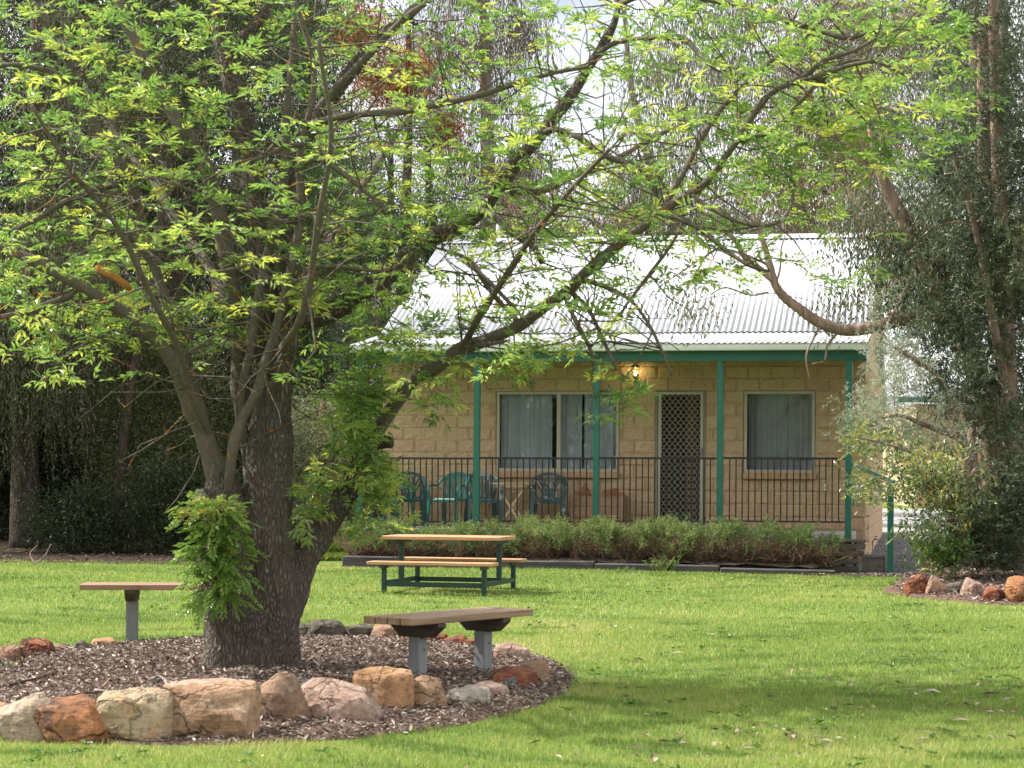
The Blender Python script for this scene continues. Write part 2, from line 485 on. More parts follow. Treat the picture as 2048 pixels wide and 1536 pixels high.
# ---------------------------------------------------------------- ground
def lawnmat():
    m, nt, bs = newmat('lawn_soil_and_turf')
    v = ocoord(nt, (1, 1, 1), False)
    f = noise_n(nt, v, .55, 5, .6); f2 = noise_n(nt, v, 9, 5, .7)
    c = ramp(nt, f, [(.3, (.10, .17, .032)), (.6, (.16, .23, .05)), (.75, (.23, .26, .08))])
    c = mixc(nt, ramp(nt, f2, [(.35, (.6, .6, .6)), (.55, (0, 0, 0))]), c, (.055, .085, .02))
    nt.links.new(c, bs.inputs['Base Color'])
    bs.inputs['Roughness'].default_value = .95; bs.inputs['Specular IOR Level'].default_value = .1
    bump(nt, bs, noise_n(nt, v, 60, 4), .8, .03)
    return m
M['lawn'] = lawnmat()
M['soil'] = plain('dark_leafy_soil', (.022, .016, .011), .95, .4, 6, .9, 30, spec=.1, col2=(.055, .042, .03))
M['mulch'] = plain('bark_mulch', (.075, .045, .033), .95, .35, 22, 1.0, 60, spec=.1, col2=(.17, .115, .085))

xs = np.concatenate([np.linspace(-160, -16, 20), np.linspace(-15, 15, 91), np.linspace(16, 160, 20)])
ys = np.concatenate([np.linspace(-80, 0, 12), np.linspace(1, 46, 120), np.linspace(48, 260, 40)])
gx, gy = np.meshgrid(xs, ys)
V = np.stack([gx, gy, terrain(gx, gy)], -1).reshape(-1, 3)
nx, ny = len(xs), len(ys)
i, j = np.meshgrid(np.arange(nx - 1), np.arange(ny - 1))
a = (j * nx + i).ravel()
tag(mesh_np('lawn', V, np.stack([a, a + 1, a + nx + 1, a + nx], -1), M['lawn'], True), kind='structure')

def blob(name, outline, zf, mat, rings=10, wob=.06, seed=1, n=120, cen=None):
    """a ground patch filled from its centre out to a closed outline"""
    P = np.array([(p[0], p[1], 0) for p in outline] + [(outline[0][0], outline[0][1], 0)], float)
    L = np.concatenate([[0], np.cumsum(np.linalg.norm(np.diff(P, axis=0), axis=1))])
    t = np.linspace(0, L[-1], n, endpoint=False)
    bx, by = np.interp(t, L, P[:, 0]), np.interp(t, L, P[:, 1])
    c = cen or (bx.mean(), by.mean())
    r_ = np.random.default_rng(seed)
    wv = 1 + wob * np.interp(t, np.linspace(0, L[-1], n // 2), r_.normal(size=n // 2) * .5)
    V = [(c[0], c[1], zf(c[0], c[1]))]
    for k in range(1, rings + 1):
        s = (k / rings) * wv
        x, y = c[0] + (bx - c[0]) * s, c[1] + (by - c[1]) * s
        V += list(zip(x, y, zf(x, y)))
    F = []
    e = np.arange(n); e2 = (e + 1) % n
    F.append(np.stack([np.zeros(n, int), 1 + e, 1 + e2, 1 + e2], -1))
    for k in range(rings - 1):
        o = 1 + k * n
        F.append(np.stack([o + e, o + n + e, o + n + e2, o + e2], -1))
    x, y = c[0] + (bx - c[0]) * wv * 1.02, c[1] + (by - c[1]) * wv * 1.02
    V += list(zip(x, y, zf(x, y) - .08))
    o = 1 + (rings - 1) * n
    F.append(np.stack([o + e, o + n + e, o + n + e2, o + e2], -1))
    return tag(mesh_np(name, np.array(V), np.vstack(F), mat, True), kind='structure')

th = np.linspace(0, 2 * np.pi, 80, endpoint=False)
blob('mulch_bed', [(BEDC[0] + BEDA * math.cos(t), BEDC[1] + BEDB * math.sin(t)) for t in th], bedz, M['mulch'], 14, .02)
up = lambda d: (lambda x, y: terrain(x, y) + d)
# right bed under the gum trees
RB = [ground(1775, 1186), ground(1830, 1196), ground(1905, 1203), ground(1985, 1211), ground(2070, 1212), Vector((9.5, 25.2, 0)), Vector((12, 31, 0)),
      Vector((9.5, 36.5, 0)), Vector((7.2, 35.4, 0)), ground(1862, 1130), ground(1845, 1150), ground(1800, 1172)]
RBC = (7.6, 30.0)
rbz = lambda x, y: terrain(x, y) + .012 + .10 * np.clip(1 - ((x - 7.6) ** 2 + (y - 30.) ** 2) / 30, 0, 1)
blob('bark_bed', RB, rbz, M['mulch'], 12, .02, 3, cen=RBC)
# dark litter under the left trees
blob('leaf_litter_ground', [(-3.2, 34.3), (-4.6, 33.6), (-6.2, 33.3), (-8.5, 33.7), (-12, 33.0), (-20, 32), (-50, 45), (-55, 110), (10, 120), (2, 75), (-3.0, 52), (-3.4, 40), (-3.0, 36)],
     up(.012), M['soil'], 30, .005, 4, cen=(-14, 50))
# hedge soil and gravel
HO = Vector((5.17, 33.0, 0)); TH = R(11.2)
def hw(x, y, z=0.0):
    """house frame (x along the front to the right, y into the house) to world"""
    return Vector((HO.x + x * math.cos(TH) + y * math.sin(TH), HO.y - x * math.sin(TH) + y * math.cos(TH), z))
gr = [hw(.2, -1.3), hw(.5, -1.55), hw(1.5, -1.5), hw(2.2, -.6), hw(2.6, 2), hw(3.4, 9), hw(4.5, 14), hw(.5, 16), hw(-.2, 8), hw(-.3, 1.2)]
blob('gravel_path', gr, up(.010), M['gravel'], 12, .02, 5)
dr = [(6.0, 45.5), (9, 43.8), (13, 43.5), (22, 45), (24, 52), (20, 58), (12, 59), (8, 58)]
blob('driveway', dr, up(.016), M['drive'], 10, .02, 6)

# ---------------------------------------------------------------- turf blades
def turf(n, y0, y1, wid, hgt, name):
    y = y0 + (y1 - y0) * rng.random(n) ** .85
    x = (rng.random(n) - .5) * 2 * (y * .245 + .7)
    return x, y, wid, hgt
gl_ = []
for n, y0, y1, wd, hg in ((190000, 10.3, 15.5, .0052, .040), (150000, 15.5, 22.5, .0075, .040), (130000, 22.5, 34.0, .012, .042)):
    x, y, wd, hg = turf(n, y0, y1, wd, hg, '')
    yedge = 34.2 + .25 * np.sin(x * 2.1) + .15 * np.sin(x * 5.3)
    hl = 32.9 - (x - 5.17) * .196                         # in front of the hedge sleepers
    k = (bedr(x, y) > 1.0 + .02 * np.sin(np.arctan2(y - 15.7, x + 1.95) * 23)) & (y < np.where(x < -3.2, yedge, hl - .75))
    rb = np.array([(p[0], p[1]) for p in RB])
    inb = np.zeros(len(x), bool)
    for q in range(len(rb)):
        (xa, ya), (xb, yb) = rb[q], rb[(q + 1) % len(rb)]
        cond = ((ya > y) != (yb > y))
        inb ^= cond & (x < (xb - xa) * (y - ya) / ((yb - ya) if abs(yb - ya) > 1e-6 else 1e-6) + xa)
    k &= ~inb
    x, y = x[k], y[k]; n = len(x)
    big = .5 + .5 * np.sin(x * .9 + np.sin(y * .8) * 1.7) * np.sin(y * 1.1 + 1.3 * np.sin(x * .7))
    med = .5 + .5 * np.sin(x * 5.1 + 2 * np.sin(y * 3.3)) * np.sin(y * 4.3 + 2 * np.sin(x * 2.9))
    edge = np.exp(-np.abs(bedr(x, y) - 1) * 9)
    worn = np.exp(-((x - 6.6) ** 2 / 3.5 + (y - 24.6) ** 2 / 1.2)) + .7 * np.exp(-((x + 2.6) ** 2 / 1.5 + (y - 33) ** 2 / .7)) + .8 * np.exp(-((x + .9) ** 2 / .9 + (y - 27.2) ** 2 / .5)) + .5 * np.exp(-((x - .6) ** 2 / .5 + (y - 20.5) ** 2 / 6)) + .5 * np.exp(-((x + 3.2) ** 2 / .6 + (y - 20.6) ** 2 / .8))
    t = np.clip(.20 + .36 * big + .18 * med + .14 * edge + .3 * worn + rng.normal(size=n) * .16, 0, 1)
    t = np.where(rng.random(n) < .045, .97, t)
    cl = (np.sin(x * 2.3 + 3 * np.sin(y * 1.7)) * np.sin(y * 2.9 + 2 * np.sin(x * 1.3))) > .72
    t = np.where(cl, t * .35, t)
    clump = .75 + .5 * med
    P = np.stack([x, y, terrain(x, y) - .003], -1)
    az = rng.random(n) * 2 * np.pi; lean = .25 + .75 * rng.random(n)
    D = np.stack([np.cos(az) * lean, np.sin(az) * lean, np.full(n, 1.0)], -1)
    H = hg * clump * (.55 + .7 * rng.random(n))
    Sd = np.stack([np.cos(az + 1.2), np.sin(az + 1.2), np.zeros(n)], -1)
    Vv = np.stack([P + Sd * wd * .5, P - Sd * wd * .5, P + unit(D) * H[:, None]], 1)
    gl_.append((Vv, t))
V = np.concatenate([g[0] for g in gl_]); t = np.concatenate([g[1] for g in gl_])
o = mesh_np('grass', V.reshape(-1, 3), np.arange(len(V) * 3).reshape(-1, 3), M['grass'], False, {'tint': np.repeat(t, 3)})
tag(o, 'short sunlit lawn grass with yellow and dark patches', 'grass', kind='stuff')

# broad-leaved weeds growing in the turf
n = 900
y = 10.6 + 20 * rng.random(n); x = (rng.random(n) - .5) * 2 * y * .25
k = (bedr(x, y) > 1.05) & (np.sin(x * 1.7 + 2 * np.sin(y * .9)) + .6 * rng.normal(size=n) > .4); x, y = x[k], y[k]; n = len(x)
lv = Leaves()
for q in range(7):
    az = rng.random(n) * 2 * np.pi
    D = np.stack([np.cos(az), np.sin(az), .25 + .3 * rng.random(n)], -1)
    lv.add(np.stack([x, y, terrain(x, y) + .022], -1) + rng.normal(size=(n, 3)) * [.012, .012, .004], D, np.tile([0, 0, 1.0], (n, 1)) + rng.normal(size=(n, 3)) * .2, .028 + .035 * rng.random(n), .016 + .012 * rng.random(n), np.clip(rng.normal(.35, .2, n), 0, 1))
tag(lv.obj('lawn_weeds', M['bright']), 'small flat broad-leaved weeds growing here and there in the lawn', 'weeds')
# ---------------------------------------------------------------- mulch chips
def chips(name, x, y, z, L, W, tint, mat, label, cat, lift=.35):
    n = len(x)
    az = rng.random(n) * 2 * np.pi
    D = np.stack([np.cos(az), np.sin(az), rng.normal(size=n) * lift], -1)
    N = unit(np.stack([rng.normal(size=n) * .45, rng.normal(size=n) * .45, np.ones(n)], -1))
    lv = Leaves(); lv.add(np.stack([x, y, z], -1), D, N, L, W, tint, .05)
    return tag(lv.obj(name, mat), label, cat)
n = 42000
a = rng.random(n) * 2 * np.pi; r = np.sqrt(rng.random(n)) * 1.01
x, y = BEDC[0] + BEDA * r * np.cos(a), BEDC[1] + BEDB * r * np.sin(a)
k = np.abs(x) < y * .26 + .3; x, y = x[k], y[k]; n = len(x)
chips('bark_mulch', x, y, bedz(x, y) + .004 + rng.random(n) * .012, .025 + .05 * rng.random(n) ** 2, .008 + .014 * rng.random(n), np.clip(rng.normal(.60, .25, n), 0, 1), M['chip'],
      'brown and grey bark mulch spread under the big tree inside the rock ring', 'mulch')
n = 16000
x, y = 4.2 + 6.8 * rng.random(n), 24 + 11 * rng.random(n)
rb = np.array([(p[0], p[1]) for p in RB]); inb = np.zeros(n, bool)
for q in range(len(rb)):
    (xa, ya), (xb, yb) = rb[q], rb[(q + 1) % len(rb)]
    inb ^= ((ya > y) != (yb > y)) & (x < (xb - xa) * (y - ya) / ((yb - ya) if abs(yb - ya) > 1e-6 else 1e-6) + xa)
x, y = x[inb], y[inb]; n = len(x)
chips('leaf_mulch', x, y, rbz(x, y) + .004 + rng.random(n) * .02, .04 + .07 * rng.random(n), .012 + .02 * rng.random(n), np.clip(rng.normal(.6, .25, n), 0, 1), M['chip'],
      'pale dry bark and leaf mulch under the gum tree on the right', 'mulch', .5)
# litter on the dark ground, gravel edge and lawn
n = 1800
x = -11 + 8 * rng.random(n); y = 33.4 + 5 * rng.random(n)
chips('dry_leaves', x, y, terrain(x, y) + .02, .05 + .07 * rng.random(n), .02 + .02 * rng.random(n), np.clip(rng.normal(.2, .2, n), 0, 1), M['litter'],
      'dry brown leaves covering the shaded ground under the left trees', 'leaf litter', .4)
xs_, ys_, Ls = [], [], []
for px, py, cnt, sx, sy in ((1935, 1385, 26, .30, .5), (1950, 1425, 20, .26, .4), (1745, 1382, 10, .14, .2), (1510, 1470, 22, .24, .25), (1330, 1502, 16, .30, .22), (1690, 1425, 8, .12, .2), (1290, 1525, 8, .2, .12),
                            (1455, 1155, 8, .3, .3), (1900, 1480, 10, .3, .3), (1640, 1490, 9, .4, .3), (1580, 1350, 8, .5, .4), (1800, 1330, 9, .5, .5), (1300, 1320, 5, .4, .3)):
    g = ground(px, py)
    xs_.append(g.x + rng.normal(size=cnt) * sx); ys_.append(g.y + rng.normal(size=cnt) * sy); Ls.append(np.full(cnt, 1.0))
n = 330
yy = 10.6 + 22 * rng.random(n) ** 1.3; xx = (rng.random(n) - .35) * 2 * yy * .24
k = (bedr(xx, yy) > 1.04); xs_.append(xx[k]); ys_.append(yy[k]); Ls.append(np.full(k.sum(), .55))
x, y, Lr = np.concatenate(xs_), np.concatenate(ys_), np.concatenate(Ls); n = len(x)
chips('fallen_leaves', x, y, terrain(x, y) + .028 + .012 * rng.random(n), Lr * (.045 + .10 * rng.random(n) ** 2), Lr * (.012 + .022 * rng.random(n)), np.clip(rng.normal(.6, .3, n), 0, 1), M['litter'],
      'curled pale gum leaves and bark strips scattered over the lawn', 'fallen leaves', .25)
n = 1500
x = 4.2 + 3.2 * rng.random(n); y = hw(0, -1.45).y - (x - 5.1) * .198 + rng.normal(size=n) * .16
chips('path_litter', x, y, terrain(x, y) + .025, .03 + .04 * rng.random(n), .01 + .02 * rng.random(n), np.clip(rng.normal(.5, .25, n), 0, 1), M['chip'],
      'bits of bark strewn along the edge of the gravel by the steps', 'mulch')
n = 7000
x = rng.random(n); u_ = .2 + 3 * rng.random(n); v_ = -1.4 + 12 * rng.random(n) ** 1.5
p = np.array([hw(a, b) for a, b in zip(u_, v_)])
D = rdir(n); lv = Leaves(); lv.add(np.stack([p[:, 0], p[:, 1], terrain(p[:, 0], p[:, 1]) + .014], -1), D * [1, 1, .3], rdir(n) + [0, 0, 1], .02 + .03 * rng.random(n), .02, np.clip(rng.normal(.5, .2, n), 0, 1), 0)
M['stone'] = leafmat('grey_stone_chip', [(0, (.05, .05, .055)), (.5, (.14, .135, .14)), (1, (.34, .33, .33))], 0, .9, .2, 1)
tag(lv.obj('gravel', M['stone']), 'dark grey gravel beside the house corner and steps', 'gravel')
# ---------------------------------------------------------------- the cabin
VW = 1.70                                   # depth of the verandah
FZ, BZ = 0.62, 3.27                         # verandah floor, underside of beam
house = empty('house', (HO.x, HO.y, 0), -TH, 'cream block cabin with white iron roof and green verandah posts behind the lawn', 'house')
def hp(px, py, v):
    """x and z in the house frame of the point on the plane y = v that the photograph shows at px, py"""
    d = at(px, py, 1.0) - Vector((0, 0, EYE))
    n = Vector((math.sin(TH), math.cos(TH), 0)); o_ = Vector((HO.x, HO.y, 0)) + n * v
    t = (o_.dot(n)) / d.dot(n)
    p = Vector((0, 0, EYE)) + d * t - o_
    return p.dot(Vector((math.cos(TH), -math.sin(TH), 0))), p.z
hx = lambda px, v, py=850: hp(px, py, v)[0]

XL, XR = hx(765, VW), hx(1730, VW)          # corners of the front wall
CH, CW = .2055, .372                        # block course height and block length
W1 = [hx(992, VW), hx(1239, VW)]; W2 = [hx(1487, VW), hx(1631, VW)]; D1 = [hx(1311, VW), hx(1412, VW)]
zc = lambda k: FZ - 3 * CH + k * CH         # course lines from the ground up
W1Z = [hp(1110, 950, VW)[1], zc(14) - .02]
kb = round((W1Z[0] - zc(0)) / CH); W1Z = [zc(kb) + .0, zc(14)]
W2Z = W1Z
D1Z = [FZ, zc(14)]
wall = tag(empty('front_wall'), None); wall.parent = house
def wallpieces(x0, x1, z0, z1, holes):
    """solid rectangles of x0..x1, z0..z1 left over round the holes"""
    zs = sorted({z0, z1} | {z for h in holes for z in h[2:] if z0 < z < z1})
    out = []
    for a, b in zip(zs, zs[1:]):
        xs = x0
        for h in sorted(holes):
            if h[2] < b - 1e-4 and h[3] > a + 1e-4:
                if h[0] > xs: out.append((xs, h[0], a, b))
                xs = h[1]
        if xs < x1: out.append((xs, x1, a, b))
    return out
HOLES = [(W1[0], W1[1], W1Z[0], W1Z[1]), (W2[0], W2[1], W2Z[0], W2Z[1]), (D1[0], D1[1], D1Z[0], D1Z[1])]
m = MB()
for x0, x1, z0, z1 in wallpieces(XL + .03, XR - .03, 0.0, 3.42, HOLES):
    m.box(((x0 + x1) / 2, VW + .104, (z0 + z1) / 2), (x1 - x0, .20, z1 - z0))
m.obj('mortar_wall', M['mortar'], wall)

# split-faced blocks: a handful of shapes shared by every course
def block_mesh(k):
    r_ = np.random.default_rng(100 + k)
    bm = bmesh.new()
    nx, nz = 8, 5
    px = np.concatenate([[-.5, -.487], np.linspace(-.42, .42, nx - 2), [.487, .5]]); pz = np.concatenate([[-.5, -.475], np.linspace(-.36, .36, nz - 2), [.475, .5]])
    g = {}
    slope = r_.normal() * .006; sl2 = r_.normal() * .006
    for i, x in enumerate(px):
        for j, z in enumerate(pz):
            ed = i in (0, len(px) - 1) or j in (0, len(pz) - 1)
            e2 = i in (1, len(px) - 2) or j in (1, len(pz) - 2)
            nz_ = noise.noise(Vector((x * 7 + k * 9.1, z * 3.2, k * 3.3)))
            d = .0 if ed else (.008 + .003 * nz_ if e2 else .018 + slope * x * 2 + sl2 * z * 2 + .015 * nz_ + r_.normal() * .004)
            g[i, j] = bm.verts.new((x, -d, z))
    for i in range(len(px) - 1):
        for j in range(len(pz) - 1):
            bm.faces.new((g[i, j], g[i + 1, j], g[i + 1, j + 1], g[i, j + 1]))
    bk = [bm.verts.new((x, .05, z)) for x, z in ((-.5, -.5), (.5, -.5), (.5, .5), (-.5, .5))]
    nX, nZ = len(px) - 1, len(pz) - 1
    def side(ring, b0, b1):
        bm.faces.new(ring + [bk[b1], bk[b0]])
    side([g[i, 0] for i in range(nX + 1)][::-1][::-1], 0, 1)
    side([g[nX, j] for j in range(nZ + 1)], 1, 2)
    side([g[i, nZ] for i in range(nX, -1, -1)], 2, 3)
    side([g[0, j] for j in range(nZ, -1, -1)], 3, 0)
    bmesh.ops.recalc_face_normals(bm, faces=bm.faces[:])
    me = bpy.data.meshes.new('block'); bm.to_mesh(me); bm.free()
    me.materials.append(M['block'] if k % 3 == 0 else (M['block2'] if k % 3 == 1 else M['block3']))
    return me
BL = [block_mesh(k) for k in range(12)]
def put_block(par, x0, x1, z0, z1, y, rz=0.0, k=None):
    o = bpy.data.objects.new('block', BL[random.randrange(12) if k is None else k])
    o.scale = ((x1 - x0), 1, (z1 - z0))
    o.rotation_euler = (0, 0, rz)
    if rz: o.location = (y, (x0 + x1) / 2, (z0 + z1) / 2)
    else: o.location = ((x0 + x1) / 2, y, (z0 + z1) / 2)
    return link(o, par)
J = .008
for k in range(0, 17):
    z0, z1 = zc(k), min(zc(k + 1), 3.40)
    if z1 - z0 < .06: continue
    off = (k % 2) * CW / 2
    xa = XL - off
    xL = XL
    if k < 3: xL = hx(1650, VW)             # below the floor only the end beside the steps shows
    while xa < XR:
        segs = [(max(xa, xL), min(xa + CW, XR))]
        for h in HOLES:
            if h[2] < z1 - .03 and h[3] > z0 + .03:
                ns = []
                for s0, s1 in segs:
                    if s1 <= h[0] or s0 >= h[1]: ns.append((s0, s1)); continue
                    if s0 < h[0] - .045: ns.append((s0, h[0]))
                    if s1 > h[1] + .045: ns.append((h[1], s1))
                segs = ns
        for s0, s1 in segs:
            if s1 - s0 > .05:
                put_block(wall, s0 + J / 2, s1 - J / 2, z0 + J / 2, z1 - J / 2, VW)
        xa += CW
HD = 10.4                                   # house depth behind the front wall
side = empty('side_wall'); side.parent = house
boxo('mortar_wall', (XR - .115, VW + .22 + HD / 2, 1.62), (.20, HD, 3.5), M['mortar'], side)
for k in range(0, 17):
    z0, z1 = zc(k), min(zc(k + 1), 3.40)
    if z1 - z0 < .06: continue
    ya = VW - .005 - ((k + 1) % 2) * CW / 2
    for q in range(4):
        y0, y1 = max(ya, VW + .0), ya + CW
        if y1 - y0 > .05: put_block(side, y0 + J / 2, y1 - J / 2, z0 + J / 2, z1 - J / 2, XR, R(90))
        ya += CW
# far courses of the side wall, seen only edge-on: joined
m = MB()
for k in range(0, 17):
    z0, z1 = zc(k), min(zc(k + 1), 3.40)
    if z1 - z0 < .06: continue
    ya = VW - .005 + 4 * CW - ((k + 1) % 2) * CW / 2
    while ya < VW + HD - .1:
        m.box((XR + .002 + random.random() * .008, ya + CW / 2, (z0 + z1) / 2), (.05, CW - J, z1 - z0 - J), None, .008)
        ya += CW
tag(m.obj('block_courses', M['block2'], side), kind='stuff')
boxo('left_wall', (XL + .13, VW + .22 + HD / 2, 1.62), (.20, HD, 3.5), M['mortar'], house)
boxo('back_wall', ((XL + XR) / 2, VW + HD + .33, 1.62), (XR - XL, .20, 3.5), M['mortar'], house)
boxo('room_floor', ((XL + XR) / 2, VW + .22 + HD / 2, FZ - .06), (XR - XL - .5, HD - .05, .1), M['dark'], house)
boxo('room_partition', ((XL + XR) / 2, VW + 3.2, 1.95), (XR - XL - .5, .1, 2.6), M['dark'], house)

# ---- windows
def window(W, WZ, divs, curtains, deep=.16):
    """aluminium frame, panes, brick sill, curtain behind"""
    par = empty('window'); par.parent = house
    x0, x1 = W; z0, z1 = WZ
    fz0 = z0 + .10
    y = VW + .035
    m = MB(); f = .048
    m.box(((x0 + x1) / 2, y, z1 - .008 - f / 2), (x1 - x0 - .016, .07, f), None, .004)
    m.box(((x0 + x1) / 2, y, fz0 + f / 2), (x1 - x0 - .016, .08, f + .012), None, .004)
    for x in (x0 + .008 + f / 2, x1 - .008 - f / 2):
        m.box((x, y, (fz0 + z1) / 2), (f, .066, z1 - fz0 - 2 * f), None, .004)
    for d in divs:
        m.box((d, y - .004, (fz0 + z1) / 2), (.062, .06, z1 - fz0 - 2 * f), None, .004)
    m.obj('frame', M['cream_alu'], par)
    xs = [x0 + f] + list(divs) + [x1 - f]
    for i, (a, b) in enumerate(zip(xs, xs[1:])):
        boxo('pane', ((a + b) / 2, y + .012 + .012 * i, (fz0 + z1) / 2), (b - a - .02, .006, z1 - fz0 - 2 * f + .02), M['glass'], par)
    m = MB()
    nb = int((x1 - x0 + .02) / .115)
    bw = (x1 - x0 + .03) / nb
    for i in range(nb):
        m.box((x0 - .015 + bw * (i + .5), VW - .028, z0 + .045), (bw - .004, .15, .10), Matrix.Rotation(R(-7), 3, 'X'), .004)
    m.obj('sill', M['sill'], par)
    for (a, b, seed, amp) in curtains:
        n = int((b - a) / .012); r_ = np.random.default_rng(seed)
        xx = np.linspace(a, b, n)
        ph = np.cumsum(.75 + .5 * r_.random(n)) * .9
        yy = y + deep + amp * np.sin(ph) + .012 * np.sin(ph * .37)
        V = np.vstack([np.stack([xx, yy, np.full(n, z1 - .02)], -1), np.stack([xx, yy * 1.0 + .012 * np.sin(ph * .5), np.full(n, fz0 + .05)], -1)])
        e = np.arange(n - 1)
        mesh_np('curtain', V, np.stack([e, e + 1, n + e + 1, n + e], -1), M['curtain'], True, None, par)
    return par
dv = hx(1117, VW)
window(W1, W1Z, [dv], [(W1[0] + .05, dv - .14, 1, .012), (dv - .02, dv + .36, 2, .016), (dv + .40, W1[1] - .04, 3, .030)])
window(W2, W2Z, [], [(W2[0] + .05, W2[1] - .05, 4, .018)], .34)

# ---- door
dp = empty('door'); dp.parent = house
x0, x1 = D1; zt = hp(1362, 779, VW)[1]
boxo('transom_panel', ((x0 + x1) / 2, VW + .05, (zt + D1Z[1]) / 2 + .008), (x1 - x0 - .03, .05, D1Z[1] - zt - .02), M['dull_alu'], dp, .003)
m = MB()
for x in (x0 + .018, x1 - .018): m.box((x, VW + .04, (FZ + zt) / 2 + .1), (.036, .10, zt - FZ - .2 + .0), None, .003)
m.box(((x0 + x1) / 2, VW + .04, zt - .012), (x1 - x0 - .075, .09, .03), None, .003)
m.obj('jamb', M['dull_alu'], dp)
boxo('threshold', ((x0 + x1) / 2, VW - .02, FZ + .035), (x1 - x0 + .1, .22, .07), M['concrete'], dp, .006)
a, b = x0 + .042, x1 - .042
zb, zT = FZ + .08, zt - .032
m = MB(); f = .052
m.box(((a + b) / 2, VW + .018, zT - f / 2), (b - a, .03, f), None, .003)
m.box(((a + b) / 2, VW + .018, zb + f / 2), (b - a, .03, f), None, .003)
for x in (a + f / 2, b - f / 2): m.box((x, VW + .018, (zb + zT) / 2), (f, .03, zT - zb - 2 * f), None, .003)
m.obj('screen_frame', M['cream_alu'], dp)
# diamond grille of wavy bars
m = MB()
ga, gb, gz0, gz1 = a + f, b - f, zb + f, zT - f
nc = 7; pw = (gb - ga) / nc; phh = pw * 1.28
nr = int(round((gz1 - gz0) / phh)); phh = (gz1 - gz0) / nr
for c in range(nc + 1):
    for sgn in (-1, 1):
        pts = []
        for r_ in range(nr * 8 + 1):
            z = gz0 + r_ * phh / 8
            u = (r_ / 8 + (0.5 if c % 1 else 0)) % 1
            xx = ga + c * pw + sgn * pw * .5 * (.5 - .5 * math.cos(2 * math.pi * u)) ** .8
            pts.append((min(max(xx, ga), gb), VW + .018 + sgn * .002, z))
        m.tube(pts, .0046, 4, False)
m.obj('diamond_grille', M['cream_alu'], dp)
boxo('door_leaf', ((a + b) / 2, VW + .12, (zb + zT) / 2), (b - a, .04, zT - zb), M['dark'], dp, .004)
boxo('reflection_strip', (b - .20, VW + .088, (zb + zT) / 2), (.17, .02, zT - zb - .1), M['door_reflection'], dp, .004)  # brown strip standing in for a reflection, over the dark leaf
m = MB()
hz = hp(1403, 905, VW)[1]
m.box((b - .026, VW - .003, hz), (.032, .012, .15), None, .003)
m.beam((b - .026, VW - .03, hz + .01), (b - .14, VW - .035, hz + .012), .016, .016, .003)
m.box((b - .026, VW - .018, hz + .01), (.018, .03, .018), None, .002)
m.obj('handle', M['post'], dp)

# ---- verandah floor, posts, beam
GL, GR = hx(696, -.30), hx(1737, -.30)      # gutter ends
PX = [hx(p, 0) for p in (718.5, 954, 1193, 1440.5, 1698)]
boxo('verandah_floor', ((PX[0] + PX[4]) / 2 - .02, VW / 2 - .045, FZ - .10), (PX[4] - PX[0] + .16, VW + .09 - .035, .20), M['concrete'], house, .01)
boxo('verandah_plinth', ((PX[0] + PX[4]) / 2 - .3, .16, FZ / 2 - .11), (PX[4] - PX[0] - .6, .2, FZ - .2), M['concrete'], house)
for i, x in enumerate(PX):
    zb_ = .52 if i == 4 else FZ + .0
    boxo('verandah_post', (x, -.085 if i == 4 else .0, (zb_ + BZ) / 2), (.098, .09, BZ - zb_ + (.004)), M['green'], house, .006)
boxo('verandah_beam', ((GL + GR) / 2, -.02, BZ + .085 + .002), (GR - GL - .14, .06, .17), M['green'], house, .004)
boxo('barge_board', (GR - .055, .75, BZ + .15), (.03, 1.6, .17), M['green'], house, .004, Matrix.Rotation(R(8), 3, 'X'))
boxo('barge_board', (GL + .055, .75, BZ + .15), (.03, 1.6, .17), M['green'], house, .004, Matrix.Rotation(R(8), 3, 'X'))
# ---- gutter: quarter-round profile
m = MB()
pr = [(0, .105), (-.012, .108), (-.012, .098), (-.028, .055), (-.03, .012), (-.02, 0), (.09, 0), (.09, .10), (.082, .10), (.082, .01), (-.016, .01), (-.02, .055), (-.004, .095)]
GZ = BZ + .155
rings = [[m.bm.verts.new((x, -.21 + p[0], GZ + p[1])) for p in pr] for x in (GL, GL + 2.9, GL + 5.8, GR)]
for ra, rb_ in zip(rings, rings[1:]):
    for q in range(len(pr)):
        m.bm.faces.new((ra[q], ra[(q + 1) % len(pr)], rb_[(q + 1) % len(pr)], rb_[q]))
m.bm.faces.new(rings[0]); m.bm.faces.new(rings[-1][::-1])
gut = m.obj('gutter', M['gutter'], house)
m = MB()
for x in (GL + 2.9, GL + 5.8): m.box((x, -.236, GZ + .05), (.012, .012, .09), None, .002)
m.obj('gutter_joint', M['gutter'], gut)

# ---- corrugated iron
def corrug(name, x0, x1, prof, par=None, pitch=.095, amp=.0105, th=0):
    n = int((x1 - x0) / pitch * 8)
    x = np.linspace(x0, x1, n + 1)
    dz = amp * np.cos(x / pitch * 2 * np.pi)
    V = []
    for (y, z, nyx, nz) in prof:
        V.append(np.stack([x, y + dz * nyx, z + dz * nz], -1))
    V = np.vstack(V); e = np.arange(n); F = []
    for k in range(len(prof) - 1):
        o_ = k * (n + 1)
        F.append(np.stack([o_ + e, o_ + e + 1, o_ + n + 2 + e, o_ + n + 1 + e], -1))
    o_ = mesh_np(name, V, np.vstack(F), M['roof'], True, None, par)
    sm = o_.modifiers.new('thickness', 'SOLIDIFY'); sm.thickness = .002
    return o_
roof = empty('roof'); roof.parent = house
RZ0, RZ1 = GZ + .115, 3.845
corrug('verandah_sheet', GL + .01, GR - .01, [(-.245, RZ0, 0, 1), (VW + .1, RZ1, 0, 1)], roof)
MZ0, MY0 = 3.836, VW - .10
PIT = math.tan(R(24.6)); RDG = 4.45
MR, ML = hx(1742, MY0, 660), XL - .02
nrm = (-math.sin(R(24.6)), math.cos(R(24.6)))
